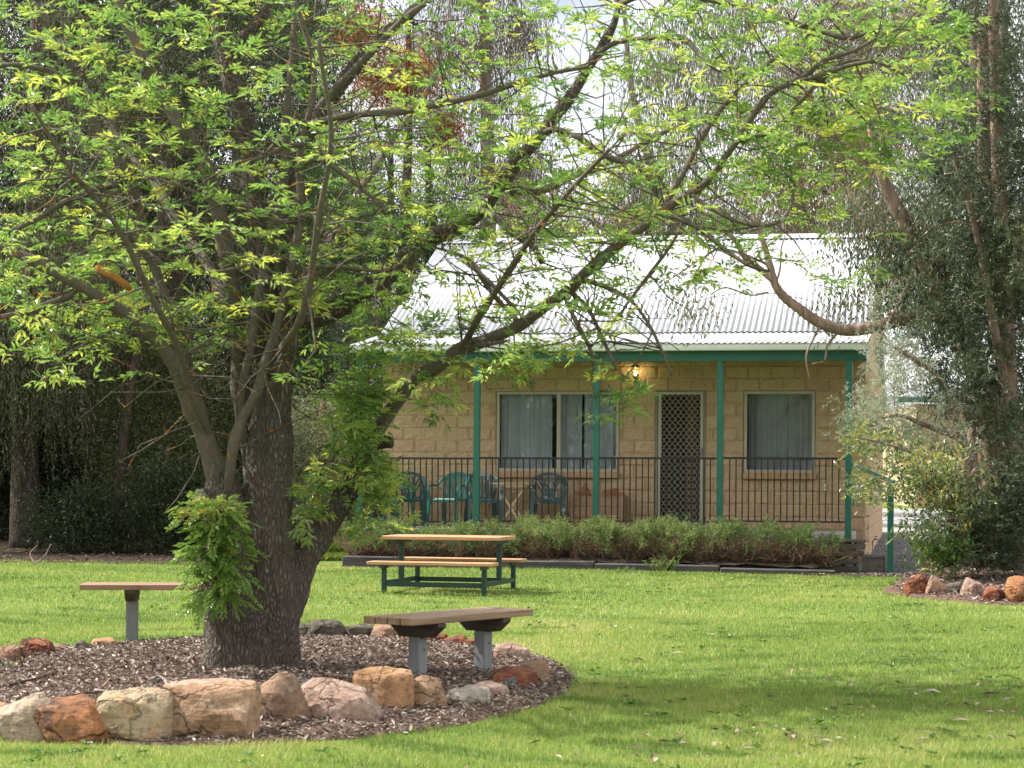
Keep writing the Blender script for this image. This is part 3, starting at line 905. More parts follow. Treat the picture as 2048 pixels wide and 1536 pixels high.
corrug('main_sheet', ML, MR, [(MY0, MZ0, *nrm), (MY0 + RDG, MZ0 + RDG * PIT, *nrm)], roof)
corrug('rear_sheet', ML, MR, [(MY0 + RDG + .01, MZ0 + RDG * PIT, -nrm[0], nrm[1]), (MY0 + 2 * RDG + 2.1, MZ0 - 2.1 * PIT, -nrm[0], nrm[1])], roof)
m = MB()
zr = MZ0 + RDG * PIT
m.strip([(0, MY0 + RDG - .20, zr - .20 * PIT + .026), (0, MY0 + RDG - .03, zr - .03 * PIT + .03), (0, MY0 + RDG, zr + .035), (0, MY0 + RDG + .03, zr - .03 * PIT + .03), (0, MY0 + RDG + .2, zr - .2 * PIT + .026)], MR - ML + .02, .006, (1, 0, 0))
rc = m.obj('ridge_cap', M['roof'], roof)
rc.location.x = (ML + MR) / 2
m = MB()
for s_ in (.06, .32, .62, .93):
    y_, z_ = MY0 + RDG * s_, MZ0 + RDG * s_ * PIT
    x = ML + .0475
    while x < MR:
        m.box((x, y_ + nrm[0] * .002, z_ + .004 - .0 + nrm[1] * (-.0085 if False else .0105)), (.014, .014, .010))
        x += .19
tag(m.obj('roof_screws', M['post'], roof), kind='stuff')
# gable ends
for nm, x in (('gable', XR - .115), ('gable', XL + .13)):
    m = MB()
    y0, y1 = VW + .02, VW + HD + .3
    ym = MY0 + RDG
    ap = MZ0 + RDG * PIT - .06
    pts = [(y0, 3.37), (y1, 3.37), (y1, ap - (y1 - ym) * PIT), (ym, ap), (y0, max(3.4, ap - (ym - y0) * PIT))]
    f0 = [m.bm.verts.new((x - .08, p[0], p[1])) for p in pts]; f1 = [m.bm.verts.new((x + .08, p[0], p[1])) for p in pts]
    m.bm.faces.new(f0); m.bm.faces.new(f1[::-1])
    for q in range(5): m.bm.faces.new((f0[q], f0[(q + 1) % 5], f1[(q + 1) % 5], f1[q]))
    m.obj(nm, M['block2'], house)
boxo('verge_board', (MR - .03, MY0 + RDG / 2, MZ0 + RDG * PIT / 2 - .10), (.025, RDG / math.cos(R(24.6)), .16), M['green'], house, .004, Matrix.Rotation(R(24.6), 3, 'X'))
# rafters under the verandah
m = MB()
xx = GL + .4
while xx < GR - .2:
    m.beam((xx, -.0, RZ0 - .06), (xx, VW - .05, RZ1 - .085), .045, .09, .003)
    xx += .9
m.obj('rafters', M['deck'], house)

# ---- balustrade between the posts
for i in range(4):
    a, b = PX[i] + .052, PX[i + 1] - .052
    z1_ = hp((718, 954, 1193, 1440)[i] + 118, 916.5, 0)[1]; z0_ = hp((718, 954, 1193, 1440)[i] + 118, 1043, 0)[1]
    rl = boxo('railing', ((a + b) / 2, 0, z1_), (b - a, .036, .032), M['black'], house, .004)
    br = boxo('bottom_rail', ((a + b) / 2, 0, z0_), (b - a, .026, .026), M['black'], rl, .003)
    br.matrix_parent_inverse = Matrix()
    n = round((b - a) / .0985)
    bme = None
    for k in range(n - 1):
        x = a + (b - a) * (k + 1) / n
        if bme is None:
            o_ = boxo('baluster', (0, 0, 0), (.019, .019, z1_ - z0_ - .026), M['black'], rl, .002); bme = o_.data
        else:
            o_ = link(bpy.data.objects.new('baluster', bme), rl)
        o_.location = (x, 0, (z0_ + z1_) / 2)
# return rail at the left end
rl = boxo('railing', (PX[0], (VW) / 2, 1.75), (.03, VW - .12, .026), M['black'], house, .004)
boxo('bottom_rail', (PX[0], VW / 2, .765), (.026, VW - .12, .026), M['black'], rl, .003)
for k in range(15):
    boxo('baluster', (PX[0], .13 + k * .1, 1.257), (.0155, .0155, .955), M['black'], rl, .002)

# ---- lamp beside the door
lx, lz = hp(1271, 745, VW - .12)
lamp = empty('wall_lamp', hw(lx, VW - .13, lz), -TH, 'black lantern with a lit yellow bulb on the block wall left of the door', 'lamp')
m = MB()
m.box((0, .105, -.10), (.06, .02, .16), None, .004)
m.tube([(0, .10, -.12), (0, .06, -.19), (0, 0, -.17), (0, 0, -.10)], [.010, .009, .010, .014], 8)
m.obj('bracket', M['black'], lamp)
m = MB()
m.tube([(0, 0, .17), (0, 0, .15), (0, 0, .135), (0, 0, .095), (0, 0, .085)], [.004, .012, .035, .075, .078], 6)
m.tube([(0, 0, -.10), (0, 0, -.085), (0, 0, -.075)], [.02, .045, .048], 6)
for q in range(6):
    an = q * math.pi / 3
    m.beam((.047 * math.cos(an), .047 * math.sin(an), -.08), (.074 * math.cos(an), .074 * math.sin(an), .09), .007, .007)
m.obj('cage', M['black'], lamp)
m = MB(); m.tube([(0, 0, -.05), (0, 0, -.03), (0, 0, .01), (0, 0, .035), (0, 0, .05)], [.014, .024, .034, .028, .008], 10)
m.obj('bulb', M['glow'], lamp, True)
ll = bpy.data.lights.new('lamp_light', 'POINT'); lo = bpy.data.objects.new('lamp_light', ll)
ll.energy = 2.6; ll.color = (1, .72, .30); ll.shadow_soft_size = .04
link(lo, lamp); lo.location = (.0, -.0, .03)

# ---- steps and handrail at the right end
st = empty('wooden_steps', hw(0, 0, 0), -TH, 'weathered timber steps at the right end of the verandah', 'steps')
sx0, sx1 = hx(1652, -.42, 1080), hx(1731, -.42, 1080)
for k, y in enumerate((-.33, -.19, -.05)):
    boxo('tread_board', ((sx0 + sx1) / 2, y, .515), (sx1 - sx0, .13, .04), M['deck'], st, .005)
for k in range(4):
    w_ = (0, .02, .10, .10)[k]
    boxo('riser_board', ((sx0 + sx1 - w_) / 2 - .0, -.365, .435 - k * .115), (sx1 - sx0 - w_, .035, .078), M['deck'], st, .004)
for x in (sx0 + .05, sx1 - .16):
    boxo('stringer', (x, -.2, .27), (.05, .28, .45), M['deck'], st, .004)
s2 = hx(1764, -.42, 1110)
for k in range(3):
    boxo('lower_board', (sx1 - .06 + k * .0 + (s2 - sx1 + .1) / 2, -.36 + k * .16, .285), (s2 - sx1 + .10, .15, .04), M['deck'], st, .005)
for k in range(3):
    ww = (s2 - sx1 + .08) / 3
    boxo('lower_panel', (sx1 - .05 + ww * (k + .5), -.40, .15), (ww - .008, .03, .225), M['deck'], st, .003)
boxo('lower_panel', (s2 + .03, -.17, .15), (.03, .45, .225), M['deck'], st, .003)
hr = empty('handrail', hw(0, 0, 0), -TH, 'green steel handrail sloping from the end post to a short post by the gravel', 'handrail')
hxp, _ = hp(1781, 1050, -.45)
zt_ = hp(1781, 976, -.45)[1]
boxo('rail_post', (hxp, -.45, (zt_ + .02) / 2), (.095, .09, zt_ - .02), M['green'], hr, .006)
m = MB(); m.beam((PX[4] + .05, -.09, hp(1704, 928, -.09)[1]), (hxp + .05, -.43, zt_ + .085), .07, .05, .006)
m.beam((hxp, -.45, zt_ - .01), (hxp, -.445, zt_ + .06), .03, .03)
m.obj('top_rail', M['green'], hr)
# garden tap at the corner
tp_ = empty('garden_tap', hw(XR + .10, VW + 1.1, 0), -TH, 'small metal garden tap low on the side wall of the cabin', 'tap')
m = MB(); m.tube([(0, 0, .1), (0, 0, .42), (.03, -.02, .46), (.09, -.05, .45), (.11, -.06, .40)], .012, 8)
m.obj('pipe', M['post'], tp_)
m = MB(); m.box((.05, -.03, .50), (.06, .012, .012), None, .002); m.box((.05, -.03, .48), (.012, .012, .03))
m.obj('tap_handle', M['post'], tp_)
# ---------------------------------------------------------------- picnic table
GP = 'brown plank benches inside the rock ring'
f0 = ground(768, 1186); f0.z = float(terrain(f0.x, f0.y))
ang = R(-15)
pt = empty('picnic_table', (f0.x, f0.y, f0.z), ang, 'orange timber picnic table with attached benches on a dark green steel frame', 'picnic table')
LX, WY = 1.29, 1.38                        # foot spacing along and across
tz, bz = .70, .395
for k in range(5):                          # table boards
    boxo('top_plank', (LX / 2 - .02, WY / 2 + (k - 2) * .150, tz - .022), (1.56, .143, .045), M['pine'], pt, .005)
for s, y in ((0, 0), (1, WY)):
    for q in (-1, 1):
        boxo('seat_plank', (LX / 2 + (-.02 if s == 0 else -.02), y + q * .072, bz - .02), (1.62, .138, .04), M['pine'], pt, .005)
for x in (0, LX):
    for y in (0, WY):
        b_ = boxo('leg', (x, y, (bz - .04) / 2 - .005), (.055, .055, bz - .04), M['dkgreen'], pt, .004)
        boxo('seat_plate', (x, y, bz - .063), (.05, .25, .045), M['dkgreen'], b_, .003)
    boxo('end_rail', (x, WY / 2, .125), (.05, WY - .055, .06), M['dkgreen'], pt, .004)
    u_ = boxo('upright', (x, WY / 2, .155 + (tz - .10 - .155) / 2), (.06, .06, tz - .10 - .155), M['dkgreen'], pt, .004)
    boxo('cross_arm', (x, WY / 2, tz - .072), (.05, .68, .05), M['dkgreen'], u_, .004)
for y in (0, WY):
    boxo('long_rail', (LX / 2, y, .115), (LX - .055, .04, .06), M['dkgreen'], pt, .004)
m = MB()
for x in (0, LX):
    for k in range(5):
        m.tube([(x, WY / 2 + (k - 2) * .150, tz - .002), (x, WY / 2 + (k - 2) * .150, tz + .003)], .008, 8)
m.obj('bolts', M['post'], pt)

# ---------------------------------------------------------------- plank benches in the ring
def plank_bench(loc, rz, label, posts):
    b = empty('plank_bench', loc, rz, label, 'bench', GP)
    L, W, top = 1.43, .425, .455
    sw = (W - 3 * .012) / 4
    for k in range(4):
        boxo('slat', (L / 2, (k + .5) * sw + k * .012, top - .024), (L + random.uniform(-.012, .012), sw, .048), M['slat'], b, .004)
    for x in posts:
        m = MB()
        vs = [(0.0, top - .05), (W + .0, top - .05), (W - .0, top - .075), (W - .09, top - .15), (.09, top - .15), (.0, top - .075)]
        for dx in (-.045,):
            f_ = [m.bm.verts.new((x + dx, y, z)) for y, z in vs]; g_ = [m.bm.verts.new((x + dx + .09, y, z)) for y, z in vs]
            m.bm.faces.new(f_); m.bm.faces.new(g_[::-1])
            for q in range(6): m.bm.faces.new((f_[q], f_[(q + 1) % 6], g_[(q + 1) % 6], g_[q]))
        m.obj('bracket', M['bracket'], b)
        p_ = boxo('bench_post', (x, W / 2, (top - .15) / 2 - .12), (.10, .095, top - .15 + .24), M['post'], b, .006)
        m = MB(); m.tube([(x - .055, W / 2, .16), (x - .048, W / 2, .16)], .010, 8); m.obj('bolt', M['post'], p_)
        m = MB(); m.tube([(x + .01, W / 2 - .06, .22), (x + .01, W / 2 - .047, .22)], .008, 8); m.obj('bolt', M['post'], p_)
    return b
A = at(823, 1238, 14.55)
C = at(1070, 1212, 15.72)
rz = math.atan2(C.y - A.y, C.x - A.x)
bzg = A.z - .455
plank_bench((A.x, A.y, bzg), rz, 'brown slatted plank bench on two grey posts to the right of the trunk', (.34, 1.10))
E = at(157, 1169, 18.75)
plank_bench((E.x, E.y, E.z - .455), R(3), 'brown plank bench half hidden behind the trunk, left of the tree', (.44, 1.12))

# ---------------------------------------------------------------- verandah furniture
def resin_chair(x, y, rz, style, mat, label):
    c = empty('resin_chair', hw(x, y, FZ + .001), -TH + rz, label, 'chair', 'green plastic chairs on the verandah')
    # local: faces -y
    m = MB()
    pts = [(0, -.24, .405), (0, -.22, .43), (0, -.05, .418), (0, .12, .41), (0, .20, .425)]
    m.strip(pts, .44, .018, (1, 0, 0))
    m.box((0, -.235, .40), (.42, .02, .05), None, .006)
    m.obj('seat', mat, c)
    for sx in (-1, 1):
        mm = MB(); mm.strip([(sx * .235, -.23, .42), (sx * .25, -.26, .2), (sx * .262, -.285, 0)], .055, .03, (1, .25 * sx, 0)); mm.obj('leg', mat, c)
        mm = MB(); mm.strip([(sx * .21, .20, .42), (sx * .23, .25, .2), (sx * .245, .29, 0)], .07, .028, (1, -.35 * sx, 0)); mm.obj('leg', mat, c)
        mm = MB()
        mm.strip([(sx * .24, -.235, .41), (sx * .265, -.24, .55), (sx * .275, -.22, .615), (sx * .28, -.12, .635), (sx * .275, .0, .625), (sx * .262, .08, .64), (sx * .245, .15, .70), (sx * .215, .235, .76)], .05, .022, (1, 0, 0))
        mm.obj('armrest', mat, c)
    bk = MB()
    arch = []
    for k in range(17):
        a = math.pi * k / 16
        xx = .235 * math.cos(a); s_ = math.sin(a) ** .55
        z = .60 + .21 * s_
        arch.append((xx * (1.0), .215 + (z - .42) * .20, z))
    arch = [(.185, .20, .42), (.215, .222, .52)] + arch + [(-.215, .222, .52), (-.185, .20, .42)]
    bk.strip(arch, .020, .048, (0, 1, -.15))
    bk.strip([(-.19, .203, .435), (.19, .203, .435)], .03, .03, (0, 1, 0))
    if style == 'slat':
        bk.strip([(-.19, .282, .765), (0, .287, .79), (.19, .282, .765)], .02, .06, (0, 1, 0))
    b = bk.obj('backrest', mat, c)
    zy = lambda z: .21 + (z - .42) * .20
    if style == 'slat':
        for k in range(8):
            x0 = (k - 3.5) * .043; x1 = (k - 3.5) * .046
            mm = MB(); mm.strip([(x0, zy(.43), .43), (x1, zy(.6) + .01, .6), (x1, zy(.78), .775)], .031, .012, (1, 0, 0)); mm.obj('slat', mat, b)
    else:
        for k in range(5):
            for sg in (-1, 1):
                x0 = (k - 2) * .07
                p = [(sg * x0 * .55 - sg * .03, zy(.43), .43), (sg * (x0 * .8 + .005), zy(.55) + .008, .55), (sg * (x0 + .07), zy(.68), .68), (sg * (x0 * 1.15 + .10), zy(.775), .765 - .3 * abs(x0 + .07) ** 1.5)]
                p = [(max(-.215, min(.215, q[0])), q[1] + sg * .003, q[2]) for q in p]
                mm = MB(); mm.strip(p, .034, .011, (1, 0, 0)); mm.obj('lattice_strip', mat, b)
    c.scale = (1.04, 1.0, 1.09)
    return c
cx = lambda px, v: hx(px, v, 1000)
resin_chair(cx(783, .55), .55, R(75), 'slat', M['chair_new'], 'green plastic chair turned sideways at the far left of the verandah')
resin_chair(cx(817, 1.15), 1.15, R(14), 'lattice', M['chair_old'], 'dark green plastic chair with lattice back near the left post')
resin_chair(cx(899, 1.0), 1.0, R(-16), 'slat', M['chair_new'], 'bright green plastic chair with slatted back, second from left wall end')
resin_chair(cx(966, 1.05), 1.05, R(20), 'slat', M['chair_grey'], 'green plastic chair with sun-bleached slatted back beside the small table')
resin_chair(cx(1097, 1.05), 1.05, R(8), 'lattice', M['chair_grey'], 'chalky green lattice-back plastic chair below the large window')
# small folding table
tx = cx(1028, 1.25); tzz = hp(1028, 966, 1.0)[1] - FZ
ft = empty('folding_table', hw(tx, 1.2, FZ), -TH, 'small pale timber folding table between two verandah chairs', 'table')
for k in range(5):
    boxo('table_slat', (0, -.22 + k * .11, tzz - .012), (.64, .103, .022), M['pale_wood'], ft, .003)
for y in (-.2, .2):
    for s in (-1, 1):
        m = MB(); m.beam((s * .24, y + s * .02, tzz - .025), (-s * .21, y + s * .02, .0), .04, .02, .003, (0, 1, 0)); m.obj('leg', M['pale_wood'], ft)
boxo('foot_bar', (0, -.2, .05), (.42, .02, .03), M['pale_wood'], ft, .003)
boxo('apron', (0, -.24, tzz - .045), (.5, .02, .04), M['pale_wood'], ft, .003)
# firewood crate with split logs
bx0, bx1 = cx(1140, 1.15), cx(1249, 1.15)
bh = hp(1195, 992, 1.12)[1] - FZ
cr_ = empty('firewood_crate', hw((bx0 + bx1) / 2, 1.36, FZ), -TH, 'brown plank crate holding split firewood under the big window', 'crate')
cw = bx1 - bx0
for k in range(3):
    for y in (-.22, .22):
        boxo('plank', (0, y, bh * (k + .5) / 3 + .005), (cw, .022, bh / 3 - .006), M['crate'], cr_, .003)
    for s in (-1, 1):
        boxo('plank', (s * (cw / 2 - .011), 0, bh * (k + .5) / 3 + .005), (.022, .415, bh / 3 - .006), M['crate'], cr_, .003)
for s in (-1, 1):
    boxo('batten', (s * (cw / 2 - .045), -.242, bh / 2 + .005), (.06, .02, bh), M['crate'], cr_, .003)
boxo('base_board', (0, 0, .015), (cw - .05, .41, .02), M['crate'], cr_)
m = MB()
for s in (-1, 1):
    for k in range(6):
        m.tube([(s * (cw / 2 - .045), -.252, bh * (k + .5) / 6 + .005), (s * (cw / 2 - .045), -.256, bh * (k + .5) / 6 + .005)], .008, 6)
m.obj('nails', M['cream_alu'], cr_)
def log(x, y, z, r, L, rot, tilt, label):
    m = MB()
    r_ = random.Random(int(x * 1000))
    sec = [(0, r), (r * .95, -r * .5), (r * .3, -r * .7), (-r * .6, -r * .55)]
    A_ = [m.bm.verts.new((p[0], -L / 2, p[1] + r_.uniform(-.01, .01))) for p in sec]
    B_ = [m.bm.verts.new((p[0] * .92 + r_.uniform(-.01, .01), L / 2, p[1] + r_.uniform(-.012, .012))) for p in sec]
    m.bm.faces.new(A_); m.bm.faces.new(B_[::-1])
    for q in range(4): m.bm.faces.new((A_[q], A_[(q + 1) % 4], B_[(q + 1) % 4], B_[q]))
    o = m.obj('firewood_log', M['firewood'])
    o.location = hw(x, y, z); o.rotation_euler = (tilt, 0, -TH + rot)
    return tag(o, label, 'firewood', 'split logs in the crate')
xc = (bx0 + bx1) / 2
log(xc - cw * .24, 1.36, FZ + bh + .03, .115, .36, R(20), R(25), 'tallest red-brown split log sticking up at the left of the crate')
log(xc - cw * .33, 1.30, FZ + bh + .0, .07, .34, R(-30), 0, 'low rounded split log left of the tallest one in the crate')
log(xc + cw * .08, 1.33, FZ + bh + .01, .08, .36, R(10), R(5), 'split log behind the verandah post in the middle of the crate')
log(xc + cw * .22, 1.36, FZ + bh + .02, .09, .36, R(-25), R(8), 'broad orange split log right of the middle of the crate')
log(xc + cw * .36, 1.34, FZ + bh + .005, .07, .33, R(40), 0, 'small split log at the right end of the crate')
for zf in (0, 1):
    pass
# ---------------------------------------------------------------- sleepers edging the hedge bed
ed = empty('sleeper_edging', hw(0, 0, 0), -TH, 'low edging of dark weathered railway sleepers below the hedge', 'garden edging')
xs4 = [hx(686, -1.25, 1140), hx(936, -1.3, 1140), hx(1190, -1.35, 1140), hx(1440, -1.4, 1140), hx(1672, -1.4, 1140)]
for k, (a, b) in enumerate(zip(xs4, xs4[1:])):
    zt2 = (.165, .12, .10, .08)[k]; yy = -1.25 - .05 * k
    w_ = hw((a + b) / 2, yy)
    zg = float(terrain(w_.x, w_.y))
    boxo('sleeper', ((a + b) / 2, yy, zg + zt2 / 2 - .04), (b - a - .02, .20, zt2 + .08), M['sleeper'], ed, .015, Matrix.Rotation(R((.3, -.4, .25, .5)[k]), 3, 'Y'))
# raised soil behind the sleepers
sx = np.linspace(xs4[0] - .05, hx(1650, -.9, 1140), 40); sy = np.linspace(-1.22, -.02, 8)
gx, gy = np.meshgrid(sx, sy)
P = np.array([hw(a, b) for a, b in zip(gx.ravel(), gy.ravel())])
P[:, 2] = terrain(P[:, 0], P[:, 1]) + .09 + .05 * rng.random(len(P)) + .12 * (gy.ravel() + 1.22) / 1.2
n_, m_ = len(sx), len(sy)
ii, jj = np.meshgrid(np.arange(n_ - 1), np.arange(m_ - 1)); a = (jj * n_ + ii).ravel()
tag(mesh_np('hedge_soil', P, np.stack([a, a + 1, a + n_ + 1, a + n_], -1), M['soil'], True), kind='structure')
# ---------------------------------------------------------------- rocks
RM = {
 'cream': rockmat('cream_sandstone', (.40, .305, .195), (.28, .21, .14), (.44, .26, .13), 2.6),
 'grey': rockmat('grey_white_stone', (.37, .28, .20), (.25, .165, .11), (.45, .38, .31), 3),
 'orange': rockmat('orange_ironstone', (.34, .15, .065), (.085, .05, .045), (.44, .21, .09), 3.6),
 'pink': rockmat('pink_sandstone', (.37, .235, .145), (.23, .13, .075), (.47, .34, .27), 2.4),
 'brown': rockmat('brown_sandstone', (.29, .19, .125), (.16, .10, .07), (.38, .21, .13), 3),
 'tan': rockmat('tan_sandstone', (.42, .235, .12), (.26, .135, .07), (.50, .33, .20), 3.6),
 'rust': rockmat('rust_stone', (.27, .095, .05), (.13, .05, .03), (.36, .16, .08), 5, .5),
 'dark': rockmat('dark_olive_stone', (.105, .088, .065), (.055, .045, .035), (.19, .165, .12), 3.2),
 'mauve': rockmat('mauve_stone', (.36, .24, .185), (.23, .14, .105), (.43, .33, .27), 4),
 'pale': rockmat('pale_stone', (.46, .42, .35), (.30, .25, .19), (.52, .49, .44), 3),
 'slate': rockmat('blue_grey_stone', (.14, .15, .16), (.08, .085, .09), (.22, .22, .22), 4),
}
def rock(w, d, h, seed, sharp=.7, peak=0.0, lean=0.0, pit=0.0):
    """angular boulder: planes cut off a lumpy ball, w x d x h, base at z = 0"""
    r_ = np.random.default_rng(seed)
    bm = bmesh.new()
    bmesh.ops.create_icosphere(bm, subdivisions=4, radius=1.0)
    co = np.array([v.co[:] for v in bm.verts])
    nrm = co.copy()
    npl = 17
    rx_ = r_.uniform(-.35, .35); ca, sa = math.cos(rx_), math.sin(rx_)
    q_ = np.stack([nrm[:, 0] * ca - nrm[:, 1] * sa, nrm[:, 0] * sa + nrm[:, 1] * ca, nrm[:, 2]], -1)
    sb = (np.abs(q_) ** 5).sum(1) ** (-1 / 5)
    pn = unit(r_.normal(size=(npl, 3))); pd = .70 + .34 * r_.random(npl)
    pn = np.vstack([pn, [[r_.normal() * .15, -.2, 1.0], [r_.normal() * .2, -.9, .25], [0, 0, -1]]]); pd = np.concatenate([pd, [.70, .74, .6]])
    s = sb * .92
    for n_, d_ in zip(pn, pd):
        dt = nrm @ n_
        lim = np.where(dt > .05, d_ / np.maximum(dt, .05), 9)
        s = np.minimum(s, lim)
    sharp = .62 + .38 * sharp
    co = nrm * (sharp * s + (1 - sharp) * (.4 * s + .45))[:, None]
    off = seed * 3.7
    for k in range(len(co)):
        p = Vector(nrm[k])
        a = noise.fractal(p * 1.6 + Vector((off, 0, 0)), .9, 2.0, 4)
        b = noise.noise(p * 6 + Vector((0, off, 0)))
        co[k] += nrm[k] * (.040 * a + .018 * b)
        if pit:
            c = noise.noise(p * 11 + Vector((0, 0, off)))
            co[k] -= nrm[k] * pit * max(0, c - .1)
    if peak: co[:, 2] += peak * np.exp(-((co[:, 0] - lean) ** 2 + co[:, 1] ** 2) * 3) * (co[:, 2] > -.2)
    mn, mx_ = co.min(0), co.max(0)
    co = (co - (mn + mx_) / 2) / (mx_ - mn)
    co[:, 2] += .5
    co = co * np.array([w * 1.10, d * 1.12, h * 1.14]); co[:, 2] -= h * .14
    for v, c in zip(bm.verts, co): v.co = c
    bmesh.ops.recalc_face_normals(bm, faces=bm.faces[:])
    me = bpy.data.meshes.new('rock'); bm.to_mesh(me); bm.free()
    return me
def place_rock(x0, x1, yt, yb, matk, label, group, seed, dr=.8, lift=0.0, name='rock', rz=None, **kw):
    g = ground((x0 + x1) / 2, yb, lift)
    d0 = g.y
    w = (x1 - x0) / FPX * d0 * 1.04; h = (yb - yt) / FPX * d0 * 1.02
    dp_ = w * dr
    me = rock(w, dp_, h, seed, **kw)
    for p in me.polygons: p.use_smooth = False
    me.materials.append(RM[matk])
    o = link(bpy.data.objects.new(name, me))
    o.location = (g.x * (d0 + dp_ * .42) / d0, d0 + dp_ * .42, g.z)
    o.rotation_euler = (0, 0, R(random.uniform(-8, 8)) if rz is None else R(rz))
    return tag(o, label, 'rock', group)
G = 'rocks ringing the mulch under the big tree'
place_rock(-45, 26, 1403, 1452, 'tan', 'half-cropped tan rock at the left edge of the photo in the front row', G, 11)
place_rock(-2, 112, 1390, 1484, 'grey', 'grey-white rock left of the orange and black boulder', G, 12, peak=.2, lean=.3)
place_rock(74, 228, 1397, 1487, 'orange', 'orange boulder with dark purple-black patches', G, 13, sharp=.75, dr=.7)
place_rock(205, 338, 1383, 1486, 'cream', 'rounded cream boulder with an orange vein, right of the orange one', G, 14, sharp=.4, dr=.8)
place_rock(325, 508, 1367, 1482, 'pink', 'largest boulder, pink flat top and brown front, in front of the trunk', G, 15, sharp=.7, dr=.75)
place_rock(505, 617, 1348, 1458, 'brown', 'pointed grey-brown boulder right of the largest one', G, 16, peak=.55, lean=.15, dr=.8)
place_rock(598, 758, 1363, 1455, 'mauve', 'long pinkish boulder with a sloping right side', G, 17, sharp=.35, peak=.25, lean=-.3)
place_rock(707, 822, 1339, 1433, 'tan', 'blocky orange-tan boulder in front of the near bench', G, 18, sharp=.7, dr=.8)
place_rock(815, 889, 1354, 1429, 'pink', 'tan faceted rock just below the near post of the front bench', G, 19, peak=.3, lean=-.1)
place_rock(898, 975, 1374, 1418, 'pale', 'pale flat-topped rock at the front right of the ring', G, 20, sharp=.7)
place_rock(950, 1014, 1366, 1403, 'mauve', 'small pinkish rock behind the pale flat-topped one', G, 21)
place_rock(990, 1072, 1336, 1383, 'rust', 'dark rust-red rock at the right end of the ring', G, 22, sharp=.65)
place_rock(1034, 1096, 1322, 1372, 'brown', 'brown slab leaning behind the rust-red rock at the right end', G, 23, sharp=.7)
place_rock(1008, 1032, 1356, 1386, 'slate', 'small blue-grey stone in front of the rust-red rock', G, 24)
place_rock(990, 1056, 1286, 1330, 'mauve', 'mauve rock beside the far post of the front bench', G, 25, peak=.3, lean=-.3)
place_rock(978, 998, 1299, 1314, 'pale', 'little pale stone left of the mauve rock', G, 26)
place_rock(929, 955, 1278, 1298, 'rust', 'small red rock just left of the far bench post', G, 27)
place_rock(891, 942, 1271, 1296, 'rust', 'low red rock with a pale speck, seen between the bench posts', G, 28, peak=.3, lean=.2)
place_rock(848, 893, 1267, 1290, 'rust', 'red rock right of the near bench post, in the back row', G, 29)
place_rock(803, 830, 1265, 1286, 'rust', 'small red rock left of the near bench post, in the back row', G, 30)
place_rock(743, 818, 1250, 1284, 'brown', 'grey-brown rock in the back row under the bench end', G, 31, sharp=.6)
place_rock(690, 752, 1249, 1283, 'dark', 'dark layered rock in the back row beside the grey-brown one', G, 32, sharp=.6)
place_rock(609, 691, 1241, 1285, 'dark', 'largest dark olive rock in the back row right of the trunk', G, 33, peak=.35, lean=-.2)
place_rock(584, 616, 1247, 1285, 'dark', 'dark rock tucked against the right side of the trunk base', G, 34)
place_rock(-2, 49, 1291, 1337, 'brown', 'smooth dark brown rock in the back left row', G, 35, sharp=.3)
place_rock(41, 105, 1279, 1322, 'rust', 'faceted red-brown rock in the back left row', G, 36, sharp=.65)
place_rock(97, 131, 1288, 1310, 'brown', 'small brown rock right of the faceted red-brown one', G, 37)
place_rock(148, 179, 1282, 1300, 'dark', 'small dark pyramid-shaped rock left of the rear bench post', G, 38, peak=.4)
place_rock(184, 236, 1277, 1298, 'tan', 'low tan rock beside the rear bench post', G, 39)
place_rock(-26, 4, 1318, 1350, 'dark', 'dark rock at the far left edge with a weed beside it', G, 40)
G2 = 'rocks edging the bark bed on the right'
place_rock(1840, 1888, 1119, 1148, 'brown', 'grey-faced block with a brown side, topmost of the right bed pile', G2, 51, sharp=.8, rz=20)
place_rock(1842, 1872, 1137, 1156, 'tan', 'tan rock below the topmost block of the right bed pile', G2, 52)
place_rock(1844, 1868, 1146, 1166, 'slate', 'blue-grey stone in the middle of the right bed pile', G2, 53, sharp=.7)
place_rock(1810, 1856, 1148, 1194, 'rust', 'rough pitted red rock at the left end of the right bed', G2, 54, pit=.14, peak=.2, lean=.4)
place_rock(1852, 1891, 1152, 1196, 'brown', 'smooth egg-shaped brown rock next to the pitted red one', G2, 55, sharp=.2, peak=.3, dr=.7)
place_rock(1886, 1928, 1164, 1194, 'dark', 'grey pitted rock with a dark hollow on top', G2, 56, pit=.1)
place_rock(1922, 1971, 1156, 1198, 'mauve', 'pinkish pitted rock with a pointed left shoulder', G2, 57, pit=.1, peak=.45, lean=-.4)
place_rock(1965, 2010, 1174, 1206, 'rust', 'low reddish rock left of the bright orange one', G2, 58, pit=.06)
place_rock(2014, 2075, 1154, 1208, 'orange', 'bright orange rounded rock at the right edge of the photo', G2, 59, sharp=.3)
g = place_rock(1666, 1695, 1127, 1141, 'dark', 'low mossy stone at the foot of the wooden steps', 'stones by the steps', 60)

